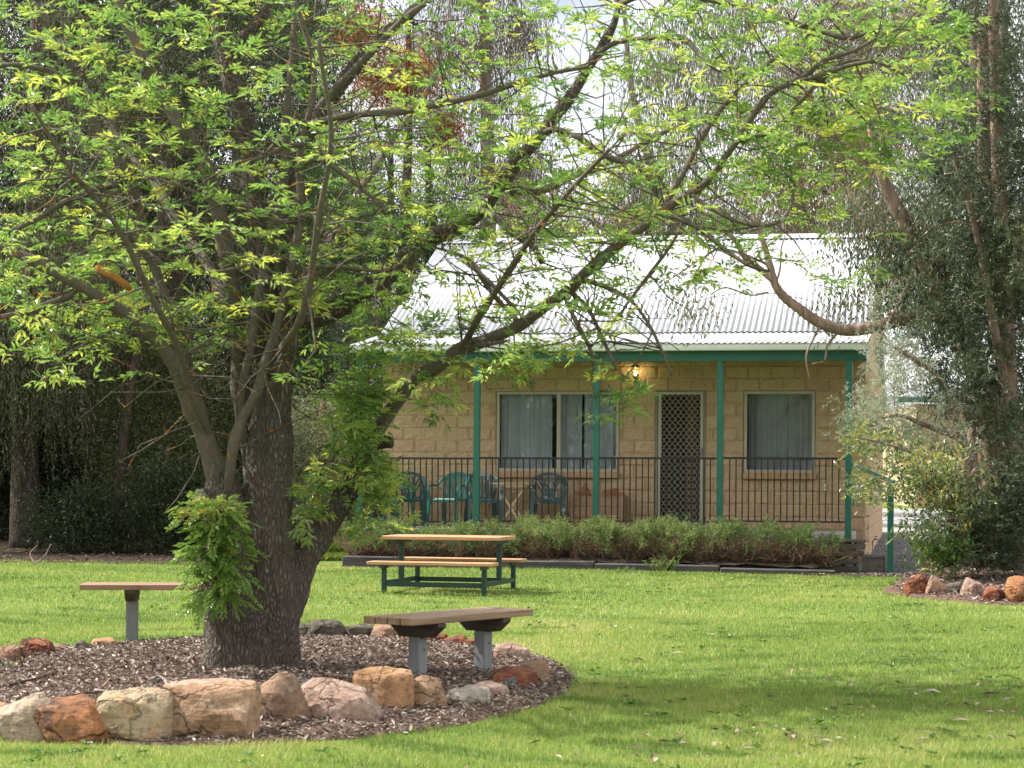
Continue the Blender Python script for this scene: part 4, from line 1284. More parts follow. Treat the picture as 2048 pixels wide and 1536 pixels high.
# ---------------------------------------------------------------- sticks
def stick(pts, rad, mat, label, name='fallen_stick', n=6):
    m = MB()
    for q in pts:
        P = spline(q, .04); m.tube(P, np.linspace(rad, rad * .45, len(P)), n)
    o = m.obj(name, mat, None, True)
    return tag(o, label, 'stick')
def gp(px, py, lift=.03):
    p = at(px, py, 15); 
    for _ in range(40):
        Y = p.y; z = float(bedz(p.x, p.y)) if bedr(p.x, p.y) < 1 else float(terrain(p.x, p.y))
        Y2 = Y * (EYE - z - lift) / max(EYE - p.z, .05); p = at(px, py, .5 * Y + .5 * Y2)
    return tuple(p)
stick([[gp(300, 1360), gp(318, 1353), gp(335, 1362), gp(352, 1365)], [gp(330, 1362), gp(335, 1370), gp(338, 1378)]], .011, M['palebark'], 'forked bleached white stick lying on the mulch left of the trunk')
stick([[gp(20, 1370), gp(50, 1362), gp(80, 1355), gp(110, 1346)]], .011, M['darkbark'], 'dark bent stick on the mulch at the far left')
stick([[gp(145, 1392), gp(175, 1386), gp(205, 1384)]], .010, M['darkbark'], 'dark stick lying just behind the cream boulder')
stick([[gp(190, 1380), gp(210, 1382), gp(228, 1388)]], .010, M['palebark'], 'pale grey stick lying behind the cream boulder')
stick([[gp(204, 1375), gp(212, 1367), gp(217, 1360)]], .011, M['twig_tan'], 'short yellowish-brown stick standing out of the mulch')
stick([[gp(590, 1361), gp(615, 1361), gp(640, 1361)]], .007, M['post'], 'thin grey stick on the mulch right of the trunk')
stick([[gp(560, 1457, .02), gp(595, 1448, .03), gp(620, 1440, .03)]], .007, M['darkbark'], 'thin dark twig lying at the foot of the pointed boulder')
gb = lambda px, py, Y: tuple(at(px, py, Y))
stick([[gb(-30, 1140, 32.8), gb(0, 1142, 32.7), gb(45, 1143, 32.6), gb(110, 1139, 32.7)], [gb(40, 1142, 32.6), gb(72, 1126, 32.8), gb(90, 1110, 33.0), gb(102, 1088, 33.1)], [gb(70, 1127, 32.8), gb(60, 1108, 32.9), gb(75, 1090, 33)], [gb(-20, 1122, 32.9), gb(10, 1138, 32.8), gb(30, 1143, 32.6)]],
      .015, M['gumbark'], 'bare fallen branch lying at the edge of the lawn on the far left', 'fallen_branch')
# ---------------------------------------------------------------- the big ash tree
TY = 15.25
tb = ground(515, 1330, .1)
ash = empty('ash_tree', (at(515, 1340, TY).x, TY, 0), 0, 'large multi-stemmed tree with fresh green leaves in the rock ring', 'tree')
ao = Vector(ash.location)
def limb_pts(rows, dY0=0.0):
    out = []
    for r_ in rows:
        px, py, rr = r_[0], r_[1], r_[-1]
        dY = (r_[2] if len(r_) == 4 else 0) + dY0
        p = at(px, py, TY + dY) - ao
        out.append((p.x, p.y, p.z, rr / FPX * (TY + dY)))
    return out
TRUNK = [
    [(552, 1385, 0, 66), (550, 1335, 0, 56), (547, 1280, 0, 50), (541, 1180, 0, 51), (536, 1080, 0, 51), (538, 980, .0, 47), (541, 880, 0, 44), (546, 800, .0, 36), (555, 740, 0, 31), (565, 690, 0, 27), (575, 645, .05, 24), (583, 600, .1, 16)],
    [(455, 1390, -.15, 58), (455, 1335, -.12, 50), (456, 1250, -.1, 46), (455, 1150, -.1, 43), (452, 1070, -.1, 42), (447, 1000, -.1, 37), (441, 955, -.1, 30), (428, 925, -.1, 24)],
    [(505, 1385, -.05, 60), (505, 1300, -.05, 58), (500, 1200, -.03, 48), (498, 1120, 0, 40), (495, 1060, 0, 30)],
    [(545, 1300, 0, 36), (564, 1240, .0, 36), (598, 1140, .1, 30), (645, 1062, .2, 24.5), (684, 1000, .25, 22), (718, 930, .3, 20.5), (745, 878, .35, 19)],
    [(440, 985, -.1, 22), (420, 990, -.15, 15), (404, 990, -.2, 13)],
    [(425, 1375, -.25, 30), (405, 1350, -.3, 18), (385, 1362, -.35, 8)], [(590, 1345, -.2, 30), (612, 1362, -.3, 14)], [(500, 1350, -.3, 26), (490, 1372, -.45, 12)],
    [(745, 885, .35, 14), (768, 884, .33, 12), (785, 885, .3, 11)],
]
bark = []
nV = 0; Vs, Fs = [], []
for rows in TRUNK:
    P = spline(limb_pts(rows), .05)
    wob = 1 + .05 * np.sin(np.arange(len(P)) * .9 + len(P))
    V, F = tube_np(P[:, :3], P[:, 3] * wob, 20)
    Vs.append(V); Fs.append(F + nV); nV += len(V)
V, F = np.vstack(Vs), np.vstack(Fs)
tmp = mesh_np('tmp', V, F, None)
rm = tmp.modifiers.new('r', 'REMESH'); rm.mode = 'VOXEL'; rm.voxel_size = .013; rm.adaptivity = 0
sm = tmp.modifiers.new('s', 'SMOOTH'); sm.iterations = 8; sm.factor = .5
dg = bpy.context.evaluated_depsgraph_get()
me = bpy.data.meshes.new_from_object(tmp.evaluated_get(dg))
bpy.data.objects.remove(tmp)
n = len(me.vertices)
co = np.empty(n * 3, np.float32); me.vertices.foreach_get('co', co); co = co.reshape(-1, 3)
no = np.empty(n * 3, np.float32); me.vertices.foreach_get('normal', no); no = no.reshape(-1, 3)
d = np.empty(n)
for k in range(n):
    x, y, z = map(float, co[k])
    v1 = noise.noise(Vector((x * 26, y * 26, z * 5.5)))
    v2 = noise.noise(Vector((x * 7, y * 7, z * 2.2)) + Vector((5, 1, 9)))
    d[k] = .012 * (abs(v1) ** .7) * 1.3 + .014 * v2
# root flare
co = co + no * d[:, None]
me.vertices.foreach_set('co', co.ravel()); me.update()
me.polygons.foreach_set('use_smooth', [True] * len(me.polygons))
me.materials.clear(); me.materials.append(M['ashtrunk'])
me.name = 'trunk'
link(bpy.data.objects.new('trunk', me), ash)
m = MB(); c_ = at(401, 991, TY - .21) - ao; c2 = at(398, 991, TY - .23) - ao
m.tube([c_, c2], 12.5 / FPX * TY, 14); m.obj('cut_stub', M['cut_wood'], ash)

LIMBS = [   # px, py, depth offset, radius in photo pixels; light = smooth grey bark
    ('R1', [(575, 640, .05, 33), (610, 638, .1, 29), (660, 622, .2, 28), (720, 585, .3, 26), (790, 540, .45, 25), (855, 482, .6, 24), (915, 450, .7, 22), (965, 415, .8, 20), (1003, 365, .85, 19), (1042, 318, .9, 18), (1075, 280, .95, 17), (1100, 240, 1.0, 16), (1140, 190, 1.1, 15), (1175, 140, 1.2, 13), (1210, 88, 1.3, 11), (1232, 30, 1.35, 9), (1240, -70, 1.4, 7), (1250, -180, 1.4, 5)]),
    ('R2', [(735, 895, .33, 21), (760, 855, .38, 19), (780, 822, .4, 17.5), (803, 788, .35, 16), (832, 753, .3, 16), (872, 735, .2, 17), (920, 702, .1, 17), (980, 680, 0, 17), (1040, 648, -.1, 15), (1080, 615, -.15, 14), (1125, 585, -.2, 14), (1160, 555, -.25, 14), (1201, 525, -.3, 13), (1240, 492, -.3, 12.5), (1290, 452, -.35, 12), (1330, 414, -.4, 11), (1384, 381, -.45, 10), (1415, 358, -.5, 9), (1448, 318, -.5, 9), (1478, 281, -.5, 9), (1507, 234, -.5, 8.5), (1543, 187, -.55, 8), (1575, 170, -.6, 7.5), (1613, 146, -.6, 7), (1648, 117, -.6, 6), (1707, 100, -.6, 5), (1752, 79, -.6, 4), (1800, 60, -.6, 3)]),
    ('R2b', [(1330, 414, -.4, 7), (1350, 370, -.3, 7), (1372, 328, -.2, 7), (1399, 281, -.1, 7), (1443, 223, 0, 6.5), (1502, 158, .1, 6), (1540, 120, .15, 5), (1598, 82, .2, 4.5), (1650, 40, .3, 3.5), (1700, -20, .3, 3)]),
    ('R2c', [(1575, 170, -.6, 5), (1640, 150, -.7, 5), (1690, 130, -.75, 4.5), (1745, 120, -.8, 4)]),
    ('R2d', [(1478, 281, -.5, 5), (1540, 262, -.6, 5), (1600, 200, -.6, 5), (1645, 160, -.6, 5), (1700, 125, -.7, 4), (1760, 130, -.7, 3), (1805, 150, -.7, 2.5)]),
    ('D', [(1236, 10, 1.3, 6), (1300, -15, 1.0, 6), (1360, -12, .8, 6), (1417, 3, .6, 6), (1502, 14, .4, 6), (1560, 33, .2, 6), (1625, 56, .1, 5.5), (1692, 78, 0, 5), (1748, 67, -.1, 4), (1800, 75, -.2, 3)]),
    ('E', [(1195, 108, 1.25, 6), (1230, 85, 1.2, 6), (1267, 77, 1.1, 6), (1349, 75, .9, 6), (1370, 82, .8, 6), (1402, 114, .7, 5.5), (1425, 132, .6, 5), (1455, 144, .5, 4.5), (1500, 150, .4, 3)]),
    ('F', [(1085, 268, .95, 7), (1110, 258, .9, 6.5), (1158, 271, .7, 6), (1190, 295, .6, 6), (1221, 317, .5, 6), (1283, 342, .3, 6), (1312, 383, .2, 5), (1322, 440, .1, 3)]),
    ('C1', [(528, 810, .06, 34), (535, 620, .25, 29), (522, 530, .3, 27), (516, 460, .35, 27), (513, 370, .4, 27), (503, 300, .45, 27), (482, 235, .5, 25), (461, 160, .55, 22), (447, 112, .6, 19), (436, 50, .65, 14), (422, -60, .7, 12), (420, -180, .7, 8)]),
    ('C1b', [(448, 118, .6, 15), (485, 75, .6, 15), (525, 30, .65, 13), (560, -40, .7, 11), (590, -140, .7, 8)]),
    ('H', [(572, 640, .15, 26), (578, 560, .3, 21), (581, 470, .4, 19), (585, 370, .45, 18), (603, 300, .5, 17), (642, 230, .5, 16), (700, 150, .55, 15), (755, 82, .6, 14), (825, 20, .6, 12), (880, -30, .6, 10), (960, -120, .6, 7)]),
    ('H2', [(613, 255, .0, 7), (650, 200, .1, 8), (700, 145, .1, 7), (760, 87, .1, 7), (810, 40, .1, 6.5), (862, 0, .1, 6), (920, -60, .1, 4)]),
    ('C2', [(500, 930, .05, 20), (483, 830, -.1, 12), (485, 770, -.15, 12), (497, 710, -.15, 13), (506, 655, -.15, 13.5), (517, 600, -.15, 13), (531, 535, -.1, 13), (544, 470, -.05, 12.5), (560, 373, 0, 12), (571, 300, 0, 12), (578, 200, .0, 11), (584, 100, 0, 10), (588, 0, 0, 9), (590, -140, 0, 7)]),
    ('C3', [(447, 1060, -.06, 16), (451, 1000, -.14, 18), (462, 945, -.23, 17.5), (470, 890, -.3, 17), (483, 842, -.3, 17), (511, 786, -.35, 17), (528, 728, -.35, 16), (545, 684, -.35, 16), (558, 640, -.35, 15), (573, 587, -.35, 14), (588, 505, -.35, 13.5), (599, 426, -.35, 13), (600, 338, -.35, 12), (606, 285, -.35, 11.5), (615, 248, -.35, 11), (626, 180, -.35, 10), (621, 115, -.35, 9.5), (605, 50, -.35, 9), (588, -10, -.35, 8), (575, -120, -.3, 6)]),
    ('G', [(614, 250, -.35, 8), (650, 240, -.4, 7.5), (700, 227, -.5, 7.5), (760, 224, -.5, 7), (825, 221, -.5, 7), (929, 200, -.5, 6.5), (1033, 163, -.5, 5.5), (1117, 142, -.5, 4.5), (1179, 135, -.5, 3.5)]),
    ('L1', [(446, 1010, -.08, 30), (438, 960, -.1, 29), (416, 900, -.15, 25), (393, 830, -.2, 24), (370, 768, -.25, 23), (345, 720, -.3, 19), (311, 680, -.35, 16), (270, 642, -.4, 15), (215, 603, -.45, 14), (160, 570, -.5, 13), (100, 540, -.55, 12), (50, 515, -.6, 11), (0, 498, -.6, 10), (-80, 462, -.7, 8), (-180, 400, -.7, 6)]),
    ('L2', [(414, 885, -.12, 14), (398, 820, -.1, 14), (378, 740, -.05, 14), (356, 675, 0, 14), (336, 615, .05, 13.5), (320, 560, .1, 12), (304, 527, .1, 9), (280, 492, .1, 6.5), (240, 452, .1, 6), (200, 405, .1, 6), (172, 370, .1, 5), (165, 320, .1, 4)]),
    ('L2b', [(320, 560, .1, 9), (300, 490, .2, 11), (276, 423, .25, 12), (258, 365, .3, 12), (217, 292, .3, 12), (180, 235, .3, 12), (152, 170, .35, 11), (112, 72, .35, 10), (60, 0, .4, 9), (20, -70, .4, 7)]),
    ('L3', [(512, 960, .12, 24), (500, 900, .18, 20), (488, 815, .2, 18), (478, 740, .2, 17), (474, 660, .2, 17), (466, 590, .2, 17), (457, 515, .2, 17), (442, 445, .2, 17), (428, 395, .2, 16), (410, 340, .2, 16), (390, 295, .2, 15.5), (366, 255, .2, 15), (327, 190, .25, 14), (290, 125, .25, 13.5), (254, 55, .3, 12), (225, -20, .3, 10), (200, -120, .3, 8)]),
    ('s', [(152, 172, .35, 6), (100, 142, .3, 6), (42, 128, .3, 6), (-20, 132, .3, 5)]),
    ('s', [(250, 364, .3, 6), (205, 378, .2, 6), (152, 393, .1, 6), (100, 420, 0, 5.5), (62, 445, -.1, 5), (-20, 480, -.1, 4)]),
    ('s', [(145, 590, -.5, 6), (100, 606, -.6, 6.5), (50, 622, -.6, 6), (-20, 636, -.7, 5)]),
    ('s', [(152, 393, .1, 5), (185, 412, .1, 5), (220, 445, .05, 5), (262, 492, 0, 5), (296, 505, 0, 4.5), (330, 532, -.1, 3), (372, 553, -.1, 2)]),
    ('s', [(599, 332, -.35, 6), (640, 318, -.4, 5.5), (690, 345, -.45, 5), (745, 395, -.5, 4), (770, 430, -.5, 3)]),
    ('s', [(599, 430, -.35, 6), (650, 438, -.4, 5), (700, 430, -.5, 4), (760, 425, -.5, 3)]),
    ('s', [(598, 443, -.35, 5.5), (545, 440, -.4, 5), (500, 412, -.5, 4.5), (430, 398, -.6, 4), (350, 370, -.7, 3), (300, 358, -.7, 2.5)]),
    ('s', [(605, 288, -.35, 5), (560, 296, -.5, 4.5), (510, 318, -.6, 4), (428, 338, -.7, 3.2)]),
    ('s', [(575, 520, -.35, 5), (530, 515, -.5, 4), (480, 532, -.6, 3.5), (430, 542, -.6, 3)]),
    ('s', [(590, 560, -.35, 5), (630, 535, -.4, 4), (680, 530, -.5, 4), (760, 542, -.5, 3.5), (800, 530, -.6, 3)]),
    ('s', [(1040, 648, -.1, 6), (1000, 600, -.1, 5), (970, 560, -.1, 5), (940, 520, 0, 4), (880, 500, 0, 3)]),
    ('s', [(1085, 525, .2, 7), (1065, 490, .25, 7), (1030, 465, .3, 7), (985, 430, .5, 7), (950, 420, .7, 6)]),
    ('s', [(1135, 580, -.2, 5), (1175, 615, -.3, 4.5), (1210, 680, -.4, 4), (1235, 740, -.5, 3)]),
    ('s', [(1128, 590, -.2, 5), (1150, 640, -.3, 4.5), (1180, 700, -.4, 4), (1187, 735, -.4, 3)]),
    ('s', [(935, 525, -.1, 5), (985, 570, -.2, 4.5), (1035, 620, -.25, 4), (1060, 650, -.3, 3)]),
    ('s', [(915, 700, .1, 7), (955, 690, 0, 6), (1000, 682, -.1, 4), (1022, 678, -.1, 3)]),
    ('s', [(1170, 560, -.25, 5), (1215, 575, -.3, 4.5), (1262, 600, -.4, 4), (1300, 650, -.5, 3.5), (1325, 700, -.6, 3), (1345, 755, -.6, 2.5)]),
    ('s', [(1235, 635, -.5, 3), (1290, 560, -.5, 3.5), (1340, 490, -.5, 3), (1365, 440, -.45, 4)]),
    ('s', [(1320, 425, -.4, 5), (1390, 450, -.5, 5), (1450, 500, -.6, 4.5), (1500, 535, -.7, 3.5), (1540, 545, -.7, 2.5)]),
    ('s', [(1384, 390, -.45, 4.5), (1430, 420, -.6, 4.5), (1490, 445, -.7, 4), (1550, 447, -.8, 4), (1585, 415, -.8, 3), (1590, 380, -.8, 2.5)]),
    ('s', [(250, 700, -.4, 4), (220, 670, -.5, 3.5), (160, 690, -.6, 3), (110, 720, -.6, 2.5)]),
    ('top', [(420, -180, .7, 8), (430, -330, .8, 7), (470, -480, .8, 6)]), ('top', [(575, -120, -.3, 6), (590, -300, -.3, 5), (640, -450, -.2, 4)]),
    ('top', [(960, -120, .6, 7), (1050, -240, .6, 6), (1160, -360, .6, 4)]), ('top', [(200, -120, .3, 8), (150, -260, .4, 6), (80, -380, .4, 4)]),
    ('top', [(20, -70, .4, 7), (-80, -180, .4, 6), (-200, -300, .4, 4)]), ('top', [(1250, -180, 1.4, 5), (1320, -300, 1.4, 4), (1420, -380, 1.3, 3)]),
    ('top', [(420, -180, .7, 7), (520, -340, -.6, 6), (640, -480, -1.2, 4)]), ('top', [(590, -140, .7, 8), (680, -260, 1.4, 6), (760, -380, 2.0, 4)]),
    # limbs that spread towards and away from the camera
    ('deep', [(548, 800, .05, 14), (556, 740, -.25, 11), (566, 700, -.5, 9), (600, 640, -1.0, 8), (640, 440, -1.5, 6.5), (660, 250, -1.8, 5), (640, 80, -2.0, 4)]),
    ('deep', [(575, 640, .2, 18), (640, 520, .8, 12), (720, 380, 1.4, 9), (800, 260, 2.0, 7), (880, 140, 2.4, 5)]),
    ('deep', [(505, 700, .3, 16), (430, 560, .9, 11), (340, 420, 1.5, 8), (240, 280, 2.0, 6), (150, 150, 2.3, 5)]),
    ('deep', [(420, 880, -.12, 10), (405, 840, -.3, 9), (375, 760, -.6, 8), (330, 640, -1.1, 7), (240, 470, -1.6, 6), (140, 330, -2.0, 4.5), (60, 210, -2.2, 3.5)]),
    ('deep', [(1000, 370, .85, 11), (1080, 380, 1.3, 8), (1180, 340, 1.8, 6), (1300, 280, 2.2, 5), (1420, 230, 2.4, 4)]),
    ('deep', [(920, 702, .1, 8), (980, 600, -.5, 7), (1060, 480, -1.0, 6), (1140, 380, -1.4, 5), (1220, 300, -1.7, 4)]),
]
node_p, node_r = [], []
FAT = {'R1': .77, 'R2': .80, 'R2b': .9, 'C1': .80, 'C1b': .85, 'C3': .60, 'C2': .68, 'L1': .83, 'L2': .80, 'L2b': .85, 'H': .84, 'L3': .95}
for nm, rows in LIMBS:
    L = limb_pts([r_[:-1] + (r_[-1] * FAT.get(nm, 1),) for r_ in rows])
    P = spline(L, .05)
    k = np.arange(len(P))
    jit = np.stack([np.sin(k * .31 + len(P)), np.sin(k * .23 + 2 * len(P)), np.sin(k * .27 + 3)], -1) * .010
    P[:, :3] += jit * np.minimum(1, k / 6)[:, None] * (1 if P[0, 3] < .09 else .8)
    V, F = tube_np(P[:, :3], P[:, 3] * (1 + .06 * np.sin(k * .55 + len(P)) + .04 * np.sin(k * 1.7) + .22 * np.exp(-((k * .05) % 1.3 - .65) ** 2 / .004) * np.clip((P[:, 3] - .012) * 60, 0, 1)), 14 if P[0, 3] > .04 else 8)
    mt = M['ashtrunk'] if nm in ('R1', 'C1', 'H', 'C1b') else M['ashlimb']
    mesh_np('limb', V, F, mt, True, None, ash)
    s0 = 8 if nm in ('L1', 'L2', 'L3', 'C2', 'C3', 'R1', 'R2', 'C1', 'H') else 0
    node_p.append(P[s0:, :3]); node_r.append(P[s0:, 3])
P = spline(limb_pts([(194, 533, -.7, 6), (210, 544, -.72, 9), (232, 554, -.74, 7), (250, 570, -.72, 8.5), (262, 580, -.7, 4)]), .03)
V, F = tube_np(P[:, :3], P[:, 3] * (1 + .2 * np.sin(np.arange(len(P)) * 2.1)), 9)
o = mesh_np('broken_branch', V, F, M['lichen'], True, None, ash); o['label'] = 'broken branch stub crusted with orange lichen'
node_p = np.vstack(node_p); node_r = np.concatenate(node_r)
# -- where the leaves are: density per 128 x 96 pixel cell of the crown as it hangs in the photograph
GRID = ['5554443345677740', '5554344444567630', '5554346563567631', '5654456776566310', '6654556777643100', '5763455667542100', '4565244432000000', '2221113311000000']
pts = []
for j, row in enumerate(GRID):
    for i, ch in enumerate(row):
        nn = int(float(ch) * 2.55 + rng.random())
        if nn:
            px = (i + rng.random(nn)) * 128; py = (j + rng.random(nn)) * 96
            dy = rng.normal(size=nn) * .95 + .1
            pts += [tuple(at(a, b, TY + c) - ao) for a, b, c in zip(px, py, dy)]
def clump(px, py, sx, sy, n, dy, ds=.2):
    global pts
    pts += [tuple(at(px + rng.normal() * sx, py + rng.normal() * sy, TY + dy + rng.normal() * ds) - ao) for _ in range(n)]
for a in ((715, 800, 30, 34, 44, .2), (700, 880, 28, 40, 44, .15), (752, 960, 24, 38, 42, .2), (760, 720, 30, 30, 14, .1), (640, 985, 28, 18, 16, .1), (612, 1030, 16, 26, 10, .05),
          (870, 775, 16, 30, 9, .0), (820, 700, 30, 24, 12, .1), (1035, 730, 26, 12, 10, -.3), (1225, 770, 16, 40, 6, -.4), (1262, 800, 12, 24, 4, -.4), (1215, 690, 22, 30, 7, -.4), (1080, 690, 30, 22, 8, -.3),
          (735, 1020, 18, 20, 9, .2), (1560, 300, 90, 34, 34, -.6), (1700, 240, 90, 60, 40, -.6), (1860, 260, 30, 60, 12, -.8), (1850, 60, 40, 40, 16, -.7), (280, 640, 120, 30, 22, -.3), (90, 690, 40, 30, 10, -.5), (440, 660, 60, 30, 12, .1), (620, 605, 20, 16, 7, -.4), (770, 590, 60, 30, 14, 0)):
    clump(*a)
# crown above and to the left of the frame
for _ in range(190):
    px = rng.uniform(-420, 1500); py = -rng.random() ** 1.2 * 420
    pts.append(tuple(at(px, py, TY + rng.normal() * 1.3) - ao))
for _ in range(50):
    pts.append(tuple(at(rng.uniform(-380, 0), rng.uniform(-50, 640), TY + rng.normal() * 1.0) - ao))
C = np.array(pts)
# -- twigs: every leaf cluster grows from the nearest wood that lies behind it
tw = Tubes()
cap = len(node_p) + len(C) * 5 + 10
NP = np.empty((cap, 3)); NR = np.empty(cap); nn = len(node_p)
NP[:nn] = node_p; NR[:nn] = node_r
root = np.array(at(520, 760, TY) - ao)
d0 = np.array([np.min(np.linalg.norm(node_p - c, axis=1)) for c in C])
keep = []
tips, tdir = [], []
for q in np.argsort(d0):
    c = C[q]
    dv_ = c - NP[:nn]
    dist = np.linalg.norm(dv_, axis=1)
    back = np.linalg.norm(NP[:nn] - root, axis=1) - np.linalg.norm(c - root)
    i = np.argmin(dist + .6 * np.maximum(0, back + .05))
    a = NP[i]; L = dist[i]
    if L < .03: continue
    mid = (a + c) / 2 + rng.normal(size=3) * L * .10 + np.array([0, 0, -.05 * L + (.08 * L if c[2] > a[2] else 0)])
    t = np.linspace(0, 1, 5)[:, None]
    P = (1 - t) ** 2 * a + 2 * t * (1 - t) * mid + t * t * c
    P[1:4] += rng.normal(size=(3, 3)) * L * .03
    r0 = min(NR[i] * .7, .0035 + .008 * L)
    tw.add(P, np.linspace(r0, .0024, 5), 4, rng.random())
    NP[nn:nn + 4] = P[1:]; NR[nn:nn + 4] = np.linspace(r0, .0030, 5)[1:]; nn += 4
    tips.append(c); tdir.append(unit(c - mid + np.array([0, 0, .25 * L])))
tips = np.array(tips); tdir = np.array(tdir)
# bare twigs between the limbs
base = rng.integers(0, len(node_p), 950)
for i in base:
    a = NP[i]; L = rng.uniform(.2, .85); dd = unit(rng.normal(size=3) * [1, .8, .7] + [0, 0, .2])
    P = np.array([a, a + dd * L * .4 + rng.normal(size=3) * .03, a + dd * L * .75 + rng.normal(size=3) * .05, a + dd * L + rng.normal(size=3) * .06])
    tw.add(P, np.linspace(min(NR[i] * .6, .007), .002, 4), 4, rng.random())
o = tw.obj('twigs', M['ashtwig'], ash); o['kind'] = 'stuff'

def rosettes(lv, C, A, nl, npair, rl, ll, lw, tint, droop=.25, spread=.85):
    """star of pinnate leaves at each tip"""
    K = len(C)
    up = np.array([0, 0, 1.0])
    az0 = rng.random(K) * 2 * np.pi
    for j in range(nl):
        on = rng.random(K) < .93
        az = az0 + j * 2 * np.pi / nl + rng.normal(size=K) * .3
        el = rng.normal(.15, .32, K) - droop * .3
        Rr = np.stack([np.cos(az) * np.cos(el), np.sin(az) * np.cos(el), np.sin(el)], -1) * spread + A * .55
        Rr = unit(Rr)[on]
        c = C[on]; n = len(c)
        Nr = unit(up + rng.normal(size=(n, 3)) * .35); Sd = unit(np.cross(Rr, Nr)); Nr = np.cross(Sd, Rr)
        rL = (rl * (.7 + .6 * rng.random(n)))[:, None]
        tj = np.clip(tint[on] + rng.normal(size=n) * .10, 0, 1)
        sag = lambda s: c + Rr * rL * s - up * rL * droop * s * s
        for s in np.linspace(.42, .88, npair):
            for sg in (-1, 1):
                D = Rr * .75 + Sd * sg * .8 - up * (.12 + .25 * rng.random((n, 1))) * (droop * 3)
                lv.add(sag(s), D, Nr + rng.normal(size=(n, 3)) * .25, ll * (.75 + .5 * rng.random(n)), lw * (.8 + .4 * rng.random(n)), np.clip(tj + rng.normal(size=n) * .06, 0, 1))
        lv.add(sag(.95), Rr - up * .25 * droop * 3 * rng.random((n, 1)), Nr, ll * (.9 + .4 * rng.random(n)), lw, tj)
lv = Leaves()
# young yellow tips towards the ends of the outer twigs, greener inside
tint = np.clip(rng.normal(.53, .20, len(tips)) + .10 * (rng.random(len(tips)) < .25), 0, 1)
tint = np.where(rng.random(len(tips)) < .06, rng.uniform(.78, 1, len(tips)), tint)
rosettes(lv, tips, tdir, 5, 2, .092, .066, .0215, tint)
o = lv.obj('crown', M['ash'], ash)
print('ash clusters', len(tips), 'leaves', sum(len(p[1]) for p in lv.p))
# leafy shoot low on the left side of the trunk
lv = Leaves(); st_ = Tubes()
for k in range(140):
    a = at(rng.normal(455, 12), rng.uniform(1010, 1230), TY - .42) - ao
    f = k / 64
    px = rng.normal(424, 27); py = rng.uniform(1010, 1205)
    px += 12 * math.sin((py - 1000) / 60); px = np.clip(px, 362 if py < 1130 else 395, 476)
    b = at(px, py, TY - .55 - .22 * rng.random()) - ao
    st_.add([a, (a + b) / 2 + Vector((0, 0, .03)), b], [.006, .004, .003], 4)
    nl = 3
    rosettes(lv, np.array([b]), np.array([unit(np.array(b - a) + [-.1, -.1, .15])]), nl, 5, .16, .046, .020, np.array([np.clip(rng.normal(.52 + .25 * (py < 1040), .1), 0, 1)]), .5, .8)
sh = st_.obj('shoot', M['ashtwig'], ash)
lv.obj('shoot_leaves', M['shootleaf'], sh)
# ---------------------------------------------------------------- other trees and shrubs
def crown_leaves(lv, K, spread, n, L, W, tint, ts=.15, hang=0.0, flat=1.0, outward=None):
    """n leaves scattered in gaussian clumps round the points K"""
    i = rng.integers(0, len(K), n)
    s = spread if np.ndim(spread) == 0 else np.asarray(spread)[i][:, None]
    off = rng.normal(size=(n, 3)) * [1, 1, flat] * s
    P = K[i] + off
    D = rdir(n)
    if hang: D = unit(D * (1 - hang) + np.array([0, 0, -1.0]) * hang * 1.4)
    tc_ = rng.normal(tint, ts * .6, len(K))
    t = np.clip(tc_[i] + rng.normal(size=n) * ts, 0, 1)
    lv.add(P, D, rdir(n), L * (.6 + .8 * rng.random(n)), W * (.6 + .8 * rng.random(n)), t, .08)

